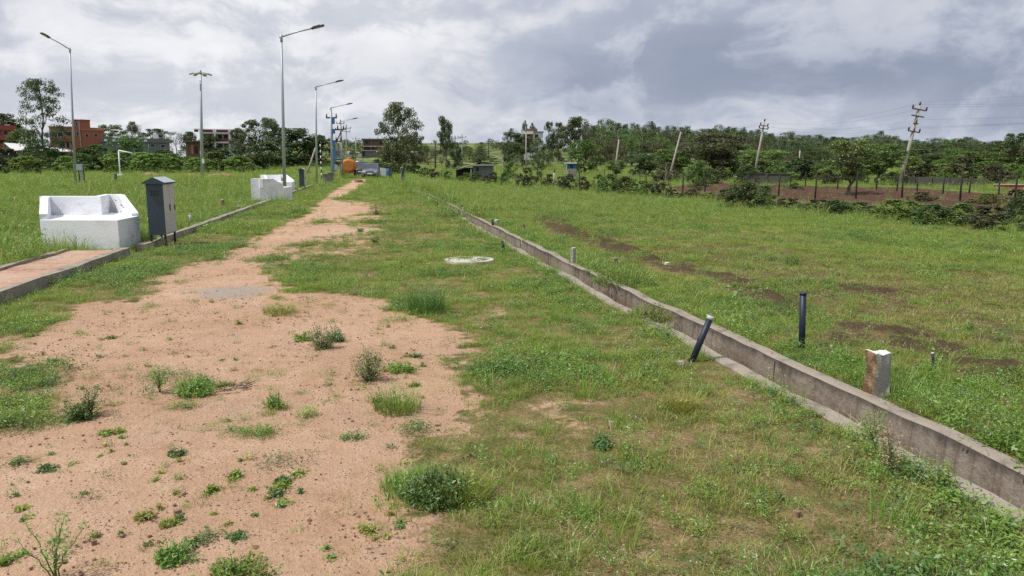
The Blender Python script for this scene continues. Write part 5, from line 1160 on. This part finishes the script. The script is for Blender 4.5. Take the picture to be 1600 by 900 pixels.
for u, v_, r_, lb_, wd in ((559.5, 238, 200, 'small white hut right of the domed tent on the slope', 2.2), (649, 237, 210, 'small white hut on the terrace right of the large eucalyptus', 6), (671, 235, 215, 'tiny white hut at the right end of the hillside terrace', 2.2), (680, 219, 330, 'white roofed hut on the skyline left of the slender eucalyptus', 3), (773, 243, 190, 'x', 0)):
    if wd: 
        B = Bld(u, r_, 'white_hut', lb_, 'hut'); B.part('wall', u - wd, u + wd, v_ + .8, None, 0, 3, 'whiteb'); B.part('roof', u - wd * 1.2, u + wd * 1.2, v_ - .4, v_ + .9, -.4, 3.8, 'white_fresh'); B.part('door', u - wd * .2, u + wd * .2, v_ + 1.4, v_ + 3.6, -.05, .06, 'dark')
B = Bld(658, 230, 'terrace_wall', 'long low dark stone retaining wall across the hillside', 'retaining wall')
B.part('wall', 636, 684, 234.5, None, 0, .8, 'brownb'); B.part('coping', 635.5, 684.5, 233.8, 234.7, -.1, 1, 'polec')
B = Bld(832, 185, 'white_house', 'three storey white house with brown roof room showing above the trees', 'building')
B.part('wall', 817, 845, 207.5, None, 0, 9, 'whiteb'); B.part('roof_room', 820.5, 839.5, 200.5, 207, 2, 6, 'brownb'); B.part('sloped_awning', 815, 833, 205.6, 209.8, -1.6, 1.7, 'tin'); B.part('balcony_shade', 816, 832, 210, 217, -.6, .6, 'brownb'); B.part('wing', 832.5, 848, 206.5, None, -.8, 7, 'whiteb'); B.part('roof_slab', 831.5, 849, 205.6, 206.7, -1.1, 8, 'greyb')
for v_ in (210.5, 221, 232): B.win(835.5, 840.5, v_, v_ + 6.5, -.87)
for v_ in (222, 233): B.win(820, 828, v_, v_ + 5)
B = Bld(742, 72, 'low_grey_shed', 'low grey block shed with a lean-to tin roof at the hedge', 'shed')
B.part('wall', 738.5, 771, 258.5, None, 0, 4, 'greyw'); B.part('wall', 712, 738.5, 262.5, None, 1.2, 3, 'dark')
mb = MB(); m_ = B.m
vs = [mb.bm.verts.new(q) for q in ((-33 * m_, -.4, B.H(265.5)), (-5 * m_, -.4, B.H(258)), (-5 * m_, 4, B.H(257)), (-33 * m_, 4, B.H(264.5)), (-33 * m_, -.4, B.H(267)), (-5 * m_, -.4, B.H(259.3)), (-5 * m_, 4, B.H(258)), (-33 * m_, 4, B.H(266)))]
for f_ in ((0, 1, 2, 3), (7, 6, 5, 4), (0, 4, 5, 1), (1, 5, 6, 2), (2, 6, 7, 3), (3, 7, 4, 0)): mb.bm.faces.new([vs[i] for i in f_])
mb.build('lean_to_roof', M['greyb'], B.root); B.part('roof', 735, 772.5, 257, 258.8, -.5, 5, 'galv'); B.part('door', 744, 748, 262, 276, -.05, .06, 'dark'); B.part('post', 735.2, 736.6, 264, 277, -.6, .12, 'polec')
B = Bld(892, 78, 'blue_hut', 'small bright blue hut with a pale roof under the rich green tree', 'hut')
B.part('wall', 886, 900.5, 255.5, None, 0, 2.5, 'blue'); B.part('roof', 881, 901.5, 253.8, 255.6, -.4, 3.3, 'tin'); B.part('corner_post', 884.5, 886, 255, 264, -.05, .1, 'white_fresh'); B.part('base_band', 885, 901, 263.5, None, -.06, .06, 'polec'); B.part('door', 891, 895, 257.5, 264, -.04, .05, 'dark')
B = Bld(1205, 62, 'compound_wall', 'short grey compound wall behind the leaning crossarm pole', 'wall')
B.part('wall', 1166, 1198, 271, None, 0, .25, 'oldwall'); B.part('wall', 1200, 1232, 271.6, None, 0, .25, 'oldwall'); B.part('pier', 1197.6, 1200.4, 270.4, None, -.1, .45, 'oldwall'); B.part('coping', 1165, 1197.6, 270.3, 271.2, -.06, .37, 'oldwall'); B.part('coping', 1200.4, 1233, 270.9, 271.8, -.06, .37, 'oldwall')
B = Bld(1470, 62, 'old_grey_wall', 'long weathered grey block wall behind the largest leaning pole', 'wall')
for k in range(5): B.part('wall', 1412 + k * 24, 1434 + k * 24, 276 + k * .8, None, 0, .25, 'oldwall'); B.part('pier', 1434 + k * 24, 1436 + k * 24, 275.6 + k * .8, None, -.1, .45, 'oldwall')
B = Bld(1590, 55, 'low_brick_wall', 'low reddish brick wall with a pale coping at the right frame edge', 'wall')
B.part('wall', 1562, 1640, 289, None, 0, .3, 'redb'); B.part('coping', 1561, 1640, 287.6, 289.1, -.06, .42, 'polec')

# ------------------------------------------------------------------ vehicles
def wheel(r, x, y, rad, wd):
    g = MB(); g.tube([(x - wd / 2, y, rad), (x + wd / 2, y, rad)], rad, 18); wh = g.build('wheel', M['tyre'], r)
    g = MB(); g.tube([(x - wd / 2 - .012, y, rad), (x + wd / 2 + .012, y, rad)], rad * .58, 12); g.build('rim', M['galv'], wh)
def car(x, y, rz, paint, label, L=3.8, Wd=1.62, H=1.5, suv=False):
    z0 = tz(x, y); r = empty('parked_car', (x, y, z0), rz, label, 'car'); w2 = Wd / 2   # front towards -Y
    st = [(-L / 2, .42, .30, .56), (-L / 2 + .12, .50, .22, .74), (-L * .30, .5, .20, .90), (-L * .18, .5, .20, .96), (L * .20, .5, .20, 1.0), (L * .40, .5, .20, 1.0), (L / 2 - .05, .49, .25, .92), (L / 2, .45, .34, .70)]
    g = MB(); rows = []
    for yy, kw, zb, zt in st:
        hw = kw * Wd; rows.append([g.bm.verts.new(q) for q in ((-hw * .94, yy, zb), (-hw, yy, zb + .18), (-hw, yy, (zb + zt) / 2 + .08), (-hw * .93, yy, zt), (0, yy, zt + .03), (hw * .93, yy, zt), (hw, yy, (zb + zt) / 2 + .08), (hw, yy, zb + .18), (hw * .94, yy, zb))])
    for i in range(len(rows) - 1):
        for k in range(8): f_ = g.bm.faces.new([rows[i][k], rows[i][k + 1], rows[i + 1][k + 1], rows[i + 1][k]]); f_.smooth = True
        g.bm.faces.new([rows[i][8], rows[i][0], rows[i + 1][0], rows[i + 1][8]])
    g.bm.faces.new(rows[0]); g.bm.faces.new(rows[-1][::-1]); g.build('body', M[paint], r)
    # cabin
    ya, yb, yc, yd = -L * .20, -L * .03, L * (.34 if not suv else .40), L * (.44 if not suv else .48); zb, zt = .95, H
    def frust(name, a, b_, c, d, hb, ht, z0_, z1_, mt, parent=r):
        g = MB(); bt = [g.bm.verts.new(q) for q in ((-hb, a, z0_), (hb, a, z0_), (hb, d, z0_), (-hb, d, z0_))]; tp = [g.bm.verts.new(q) for q in ((-ht, b_, z1_), (ht, b_, z1_), (ht, c, z1_), (-ht, c, z1_))]
        for f_ in ((bt[0], bt[1], tp[1], tp[0]), (bt[1], bt[2], tp[2], tp[1]), (bt[2], bt[3], tp[3], tp[2]), (bt[3], bt[0], tp[0], tp[3]), tuple(tp), tuple(bt[::-1])): g.bm.faces.new(f_)
        return g.build(name, M[mt], parent, .02)
    frust('glasshouse', ya, yb, yc, yd, w2 * .93, w2 * .76, zb, zt - .06, 'glass'); frust('roof', yb - .02, yb + .04, yc - .05, yc + .04, w2 * .78, w2 * .72, zt - .07, zt, paint)
    g = MB()
    for sx in (-1, 1):
        g.tube([(sx * w2 * .93, ya, zb), (sx * w2 * .77, yb, zt - .05)], .035, 5); g.tube([(sx * w2 * .93, yd, zb), (sx * w2 * .77, yc, zt - .05)], .05, 5); g.tube([(sx * w2 * .945, .1, zb), (sx * w2 * .775, .1, zt - .05)], .035, 5)
    g.build('pillar', M[paint], r)
    for sx in (-1, 1):
        g = MB(); g.box((sx * w2 * .66, -L / 2 + .10, .66), (.34, .16, .15), rz=sx * .25); g.build('headlight', M['silver'], r, .02)
        g = MB(); g.box((sx * w2 * 1.05, ya + .12, 1.0), (.2, .1, .14)); g.build('wing_mirror', M[paint], r, .02)
        for yy in (-L * .31, L * .31): wheel(r, sx * (w2 - .10), yy, .31, .2)
    g = MB(); g.box((0, -L / 2 + .045, .62), (Wd * .5, .08, .13)); g.box((0, -L / 2 + .03, .36), (Wd * .72, .08, .16)); g.build('grille', M['dark'], r, .01)
    g = MB(); g.box((0, -L / 2 - .01, .47), (.5, .02, .11)); g.build('number_plate', M['white_fresh'], r)
    return r
x, y = PT(580.5, 279.0); r = car(x, y + 2.2, -.08, 'carblue', 'grey blue hatchback car parked facing the viewer at the end of the dirt track')
r.scale = (1.05, 1.05, 1.05)
x, y = PT(566, 274.6); car(x - .15, y + 2.4, -.05, 'cardark', 'dark car parked behind and left of the grey blue one', suv=True, H=1.65)
# tanker trailer
x, y = PT(544.5, 276.5); z0 = tz(x, y); r = empty('water_tanker', (x, y, z0), -.06, 'rusty orange water tank trailer with a round end parked beside the dirt track', 'tank trailer')
r.scale = (.98, .98, .95)
g = MB(); n_ = 28; rad = .80; zc = 1.32; g.tube([(0, -.02, zc), (0, .05, zc), (0, .3, zc), (0, 2.9, zc), (0, 3.1, zc)], [rad * .72, rad * .9, rad, rad, rad * .8], n_); g.build('tank', M['orange'], r)
g = MB(); g.tube([(0, 1.4, zc + rad - .05), (0, 1.4, zc + rad + .12)], .26, 12); g.build('hatch', M['orange'], r)
g = MB(); g.box((-.42, 1.5, .5), (.1, 3.3, .14)); g.box((.42, 1.5, .5), (.1, 3.3, .14)); g.box((0, .1, .5), (1.2, .12, .14)); g.box((0, 2.2, .5), (1.2, .12, .14)); g.build('chassis', M['rust'], r)
for sx in (-1, 1): wheel(r, sx * .74, .75, .42, .24); 
g = MB(); g.tube([(-.35, 3.1, .5), (0, 4.4, .5), (.35, 3.1, .5)], .05, 6); g.build('tow_bar', M['rust'], r)
g = MB(); g.tube([(.1, -.02, .72), (.1, -.2, .66)], .06, 8); g.build('outlet', M['rust'], r)
g = MB(); g.box((0, .02, .55), (1.3, .1, .1)); g.build('rear_bar', M['orange'], r)
# blue drum by the car and white pot
x, y = PT(608, 277); g = MB(); g.tube([(0, 0, 0), (0, 0, .04), (0, 0, .45), (0, 0, .9), (0, 0, .94)], [.28, .31, .33, .31, .28], 16); g.tube([(0, 0, .3), (0, 0, .34)], .345, 16); g.tube([(0, 0, .6), (0, 0, .64)], .345, 16); o = g.build('blue_drum', M['blue']); o.location = (x, y, tz(x, y)); tag(o, 'dark blue drum standing against the farthest white bench', 'drum')
x, y = PT(558.5, 265.5); g = MB(); g.tube([(0, 0, 0), (0, 0, .5), (0, 0, 1.1), (0, 0, 1.3)], [.45, .6, .6, .3], 14); g.tube([(0, 0, 1.3), (0, 0, 1.4)], .2, 10); o = g.build('water_drum', M['white_fresh']); o.location = (x, y, tz(x, y)); tag(o, 'white water drum left of the dark parked car', 'drum')

# ------------------------------------------------------------------ individual weeds on the bare soil and in the verge
def weed(kind, u, vb, wpx, hpx, label, seed, mats=None, group=None, name=None, n=1.0):
    rg = np.random.default_rng(seed); x, y = PT(u, vb); D_ = depth(x, y); Wd = wpx / FPX * D_; H = hpx / FPX * D_; z0 = tz(x, y); 
    parts = []; stems = MB()
    if kind == 'shrub':
        pts = []; ns = 26
        for s_ in range(ns):
            a = rg.uniform(0, 2 * PI); rr_ = Wd / 2 * math.sqrt(rg.uniform()); tip = Vector((math.cos(a) * rr_, math.sin(a) * rr_, H * (1 - .5 * (rr_ / (Wd / 2)) ** 2) * rg.uniform(.7, 1.0))); mid = tip * .5 + Vector((rg.normal() * .01, rg.normal() * .01, -.1 * H))
            stems.tube([(rg.normal() * Wd * .04, rg.normal() * Wd * .04, -.01), mid, tip], [.003, .002, .001], 4)
            for k in range(int(46 * n)):
                tt = rg.uniform(.25, 1.02); p = (mid.lerp(tip, (tt - .5) * 2) if tt > .5 else mid * (tt * 2)); pts.append((p.x + rg.normal() * .016, p.y + rg.normal() * .016, max(.006, p.z + rg.normal() * .016)))
        parts = [(leaves(rg, pts, .0105, .45), 0)]
    elif kind == 'leafy':
        pts = []
        for s_ in range(int(60 * n) + 8):
            a = rg.uniform(0, 2 * PI); rr_ = Wd * .5 * math.sqrt(rg.uniform()); h_ = H * rg.uniform(.35, 1.05) * (1 - .65 * (rr_ / (Wd * .5)) ** 2); bx, by = math.cos(a) * rr_, math.sin(a) * rr_
            tip = Vector((bx * 1.12 + rg.normal() * .02, by * 1.12 + rg.normal() * .02, h_)); b0 = Vector((bx * .75, by * .75, 0)); stems.tube([b0, b0.lerp(tip, .55), tip], [.0022, .0018, .001], 3, cap=False)
            for k in range(16):
                p = b0.lerp(tip, rg.uniform(.2, 1.03)); pts.append((p.x + rg.normal() * .011, p.y + rg.normal() * .011, max(.006, p.z + rg.normal() * .009)))
        parts = [(leaves(rg, pts, .0105, .45), 0), (blades(rg, int(110 * n) + 8, Wd * .5, H * .8, .0035, .7), 1)]
    elif kind == 'grassy':
        parts = [(blades(rg, int(420 * n), Wd * .45, H * 1.05, .0045, .55, 3), 0), (blades(rg, int(60 * n), Wd * .45, H * 1.1, .004, .8, 3), 1)]
        pts = [(rg.normal() * Wd * .2, rg.normal() * Wd * .2, rg.uniform(.004, .006 + H * .7)) for _ in range(int(160 * n))]; parts.append((leaves(rg, pts, .012, .5), 0))
    elif kind == 'mat':
        pts = [(rg.normal() * Wd * .26, rg.normal() * Wd * .26, rg.uniform(.005, H)) for _ in range(int(420 * n))]; parts = [(leaves(rg, pts, .009, .6), 0), (blades(rg, int(110 * n), Wd * .45, H * 1.1, .0035, 1.0), 1)]
    elif kind == 'feather':
        pts = []; 
        for s_ in range(7):
            a = rg.uniform(0, 2 * PI); ln = Wd * rg.uniform(.15, .5); h_ = H * rg.uniform(.6, 1); pr = Vector((0, 0, 0)); path = [pr]
            for k in range(1, 9):
                t_ = k / 8; path.append(Vector((math.cos(a) * ln * t_ ** 1.3 + rg.normal() * .004, math.sin(a) * ln * t_ ** 1.3 + rg.normal() * .004, h_ * t_ - .1 * h_ * t_ * t_)))
            stems.tube(path, [.003 * (1.2 - k / 9) for k in range(9)], 4)
            for k in range(2, 9):
                for sd in (-1, 1):
                    for j in range(5): c = path[k]; pts.append((c.x - math.sin(a) * sd * .012 * j + rg.normal() * .004, c.y + math.cos(a) * sd * .012 * j + rg.normal() * .004, c.z + .006 * j))
        parts = [(leaves(rg, pts, .008, .5), 0)]
    elif kind == 'sticks':
        for s_ in range(40):
            a = rg.uniform(0, 2 * PI); c = Vector((rg.normal() * Wd * .25, rg.normal() * Wd * .2, rg.uniform(.005, H * .6))); d = Vector((math.cos(a), math.sin(a), rg.normal() * .15)) * Wd * rg.uniform(.1, .3); stems.tube([c - d / 2, c + d / 2], .003, 4)
        parts = [(blades(rg, 60, Wd * .45, H * .5, .004, 1.5), 0)]
    mats = mats or [L_dark, L_grass]
    V, F_, mi = join(parts); mi = [min(k, len(mats) - 1) for k in mi]; me = npmesh('foliage', V, F_, mats, mi)
    nm_ = name or {'shrub': 'shrub', 'leafy': 'weed_clump', 'grassy': 'grass_clump', 'mat': 'weed_mat', 'feather': 'seedling', 'sticks': 'dead_twigs'}[kind]
    r = empty(nm_, (x, y, z0 - .004), rg.uniform(0, 6), label, 'twigs' if kind == 'sticks' else 'plant', group); link('foliage', me, r)
    if len(stems.bm.verts): stems.build('stem', M['bark'] if kind == 'sticks' else M['stem'], r)
    else: stems.bm.free()
    return r
GRY = [L_grey, L_grass]; GRN = [L_bright, L_straw]; DRK = [L_dark, L_grass]; CRP = [L_creep, L_grass]
weed('shrub', 502, 546, 58, 48, 'grey green compact shrub on bare soil, the farther of two', 1, GRY)
weed('leafy', 524, 531, 32, 28, 'small green leafy tuft touching the right of the farther compact shrub', 101, [L_dark, L_dark], n=.5)
weed('leafy', 474, 531, 24, 14, 'low green tuft left of the farther compact shrub', 2, CRP, n=.5)
weed('shrub', 578, 594, 66, 64, 'grey green rounded shrub on bare soil, the taller of the two', 3, GRY, n=1.2)
weed('grassy', 622, 640, 84, 46, 'bright leafy clump directly below and right of the taller rounded shrub', 4, CRP, n=1.0)
weed('mat', 648, 670, 66, 14, 'low grey green mat of weed below the bright leafy clump', 5, DRK)
weed('leafy', 630, 582, 40, 20, 'soft green weed right of the rounded shrub', 6, CRP, n=.6)
weed('leafy', 684, 778, 108, 58, 'large dark green bushy weed at the edge of the bare soil', 7, [L_dark, L_creep], n=3.6)
weed('grassy', 645, 760, 120, 34, 'dense grass hump around the left of the large dark bushy weed', 8, [L_creep, L_grass], n=1.6)
weed('grassy', 720, 775, 110, 50, 'grass hump on the right of the large dark bushy weed', 9, [L_grass, L_bright], n=1.4)
weed('shrub', 126, 655, 56, 34, 'dark low spiny shrub with tall stalks on the bare soil at left', 10, DRK)
weed('feather', 142, 650, 46, 62, 'thin tall stalks rising out of the dark low shrub at left', 11, [L_dark])
weed('mat', 262, 592, 78, 14, 'grey green spiky mat of weed behind a brighter clump', 12, [L_dark, L_grey])
weed('leafy', 306, 617, 60, 36, 'upright green leafy clump beside a heap of dead twigs', 13, CRP, n=1.2)
weed('mat', 290, 640, 46, 14, 'low bright mat just below the upright leafy clump', 14, CRP, n=.8)
weed('feather', 250, 614, 40, 52, 'thin stalks left of the upright leafy clump', 15, [L_creep])
weed('sticks', 368, 610, 70, 14, 'heap of dry grey dead twigs on the bare soil', 16, [L_straw])
weed('mat', 28, 727, 34, 14, 'small dark rosette of weed near the left frame edge', 17, DRK, n=.5)
weed('feather', 86, 905, 120, 140, 'tall pale feathery seedling in the lower left corner', 18, [L_creep, L_creep])
weed('leafy', 272, 872, 56, 36, 'small green weed clump at the bottom edge, left of the fern like one', 19, CRP, n=.5)
weed('mat', 322, 842, 50, 14, 'dark small spiky rosette on bare soil near the bottom', 20, DRK, n=.5)
weed('leafy', 372, 905, 110, 50, 'broad green weed clump cut by the bottom edge', 21, CRP, n=1.0)
weed('leafy', 430, 636, 34, 34, 'thin light weed in the middle of the bare soil', 22, CRP, n=.35)
weed('mat', 480, 650, 40, 16, 'round green tuft in the middle of the bare soil', 23, CRP, n=.6)
weed('mat', 556, 686, 34, 12, 'small flat tuft left of a grey green mat', 24, DRK, n=.5)
weed('mat', 440, 722, 90, 14, 'scattered dark creeping weed with dry stalks mid soil', 25, [L_dark, L_straw], n=.6)
weed('leafy', 941, 696, 28, 28, 'tiny dark bushy weed in the verge grass', 26, DRK, n=.5)
weed('grassy', 666, 487, 62, 52, 'tall green weed tuft at the top right of the bare soil', 27, [L_dark, L_bright], n=1.2)
weed('grassy', 438, 488, 60, 20, 'bright grass patch on bare soil below the grey concrete patch', 28, GRN, n=.9)
weed('mat', 620, 500, 46, 14, 'small green tuft near the top edge of the bare soil', 29, CRP, n=.5)
weed('shrub', 588, 336, 26, 22, 'dark spiky shrub beside the dirt track in the distance', 30, DRK, n=.8)
weed('shrub', 562, 362, 14, 8, 'tiny dark weed on the dirt track in the distance', 31, DRK, n=.5)
weed('shrub', 587, 380, 18, 15, 'small dark shrub at the right edge of the track', 32, DRK, n=.6)
weed('leafy', 1236, 412, 26, 34, 'taller leafy weed standing out in the right field', 33, CRP, n=.8)
weed('feather', 1390, 742, 46, 92, 'thin dry weed stalks rising in front of the drain wall', 34, [L_straw, L_straw])
weed('feather', 1362, 700, 40, 70, 'thin green weed stalk in front of the drain wall', 35, [L_creep])
weed('feather', 1468, 770, 60, 60, 'spindly white flowering weed leaning over the drain lip', 36, [L_creep])
weed('leafy', 1000, 496, 40, 26, 'green weed tuft growing inside the drain', 37, CRP, n=.6)
weed('leafy', 972, 446, 96, 50, 'pale bushy weed growing behind the drain wall', 38, CRP, n=3.0)
weed('leafy', 1022, 500, 60, 34, 'tangled weed spilling into the drain left of the leaning pipe', 43, [L_creep, L_straw], n=1.4)
weed('grassy', 1110, 470, 50, 26, 'soft grass tuft in the field above the leaning pipe', 44, [L_bright, L_grass], n=.7)
weed('leafy', 935, 428, 44, 26, 'green weed clump behind the drain right of the slim stone', 39, CRP, n=1.0)
weed('shrub', 684, 322, 22, 24, 'dark weed overhanging the far end of the drain', 40, DRK, n=.6)
weed('leafy', 310, 350, 34, 18, 'dark leafy weed in the left meadow behind the kerb', 41, DRK, n=.8)
weed('grassy', 1068, 640, 60, 40, 'tall thin grass tuft in the verge below the leaning pipe', 42, [L_grass, L_grass], n=.9)
for i in range(130):   # smaller weeds scattered over the bare soil, individually placed
    u, v_ = RNG.uniform(0, 720), RNG.uniform(470, 890); x, y = PT(u, v_)
    if float(cover(np.array([x]), np.array([y]))[0]) < .5: continue
    weed(['mat', 'leafy', 'mat', 'grassy'][i % 4], u, v_, RNG.uniform(7, 24) * (.35 + v_ / 1100), RNG.uniform(4, 11) * (.35 + v_ / 1100), 'little low weed dotted on the bare reddish soil', 200 + i, [CRP, DRK, [L_grass, L_straw]][i % 3], 'little weeds on the bare soil', name='small_weed', n=.12)
_w = sorted([o for o in COL.objects if o.get('group') == 'little weeds on the bare soil'], key=lambda o: math.atan2(o.location.x, o.location.y))
for i, o in enumerate(_w):
    c_ = {'creeping_weed_leaf': 'bright green', 'dark_weed_leaf': 'dark green', 'grass_blade': 'grassy'}.get(o.children[0].data.materials[0].name, 'green')
    o['label'] = 'little %s weed, %s from the left on the bare reddish soil' % (c_, ordw(i))
make_cover(); make_gravel()
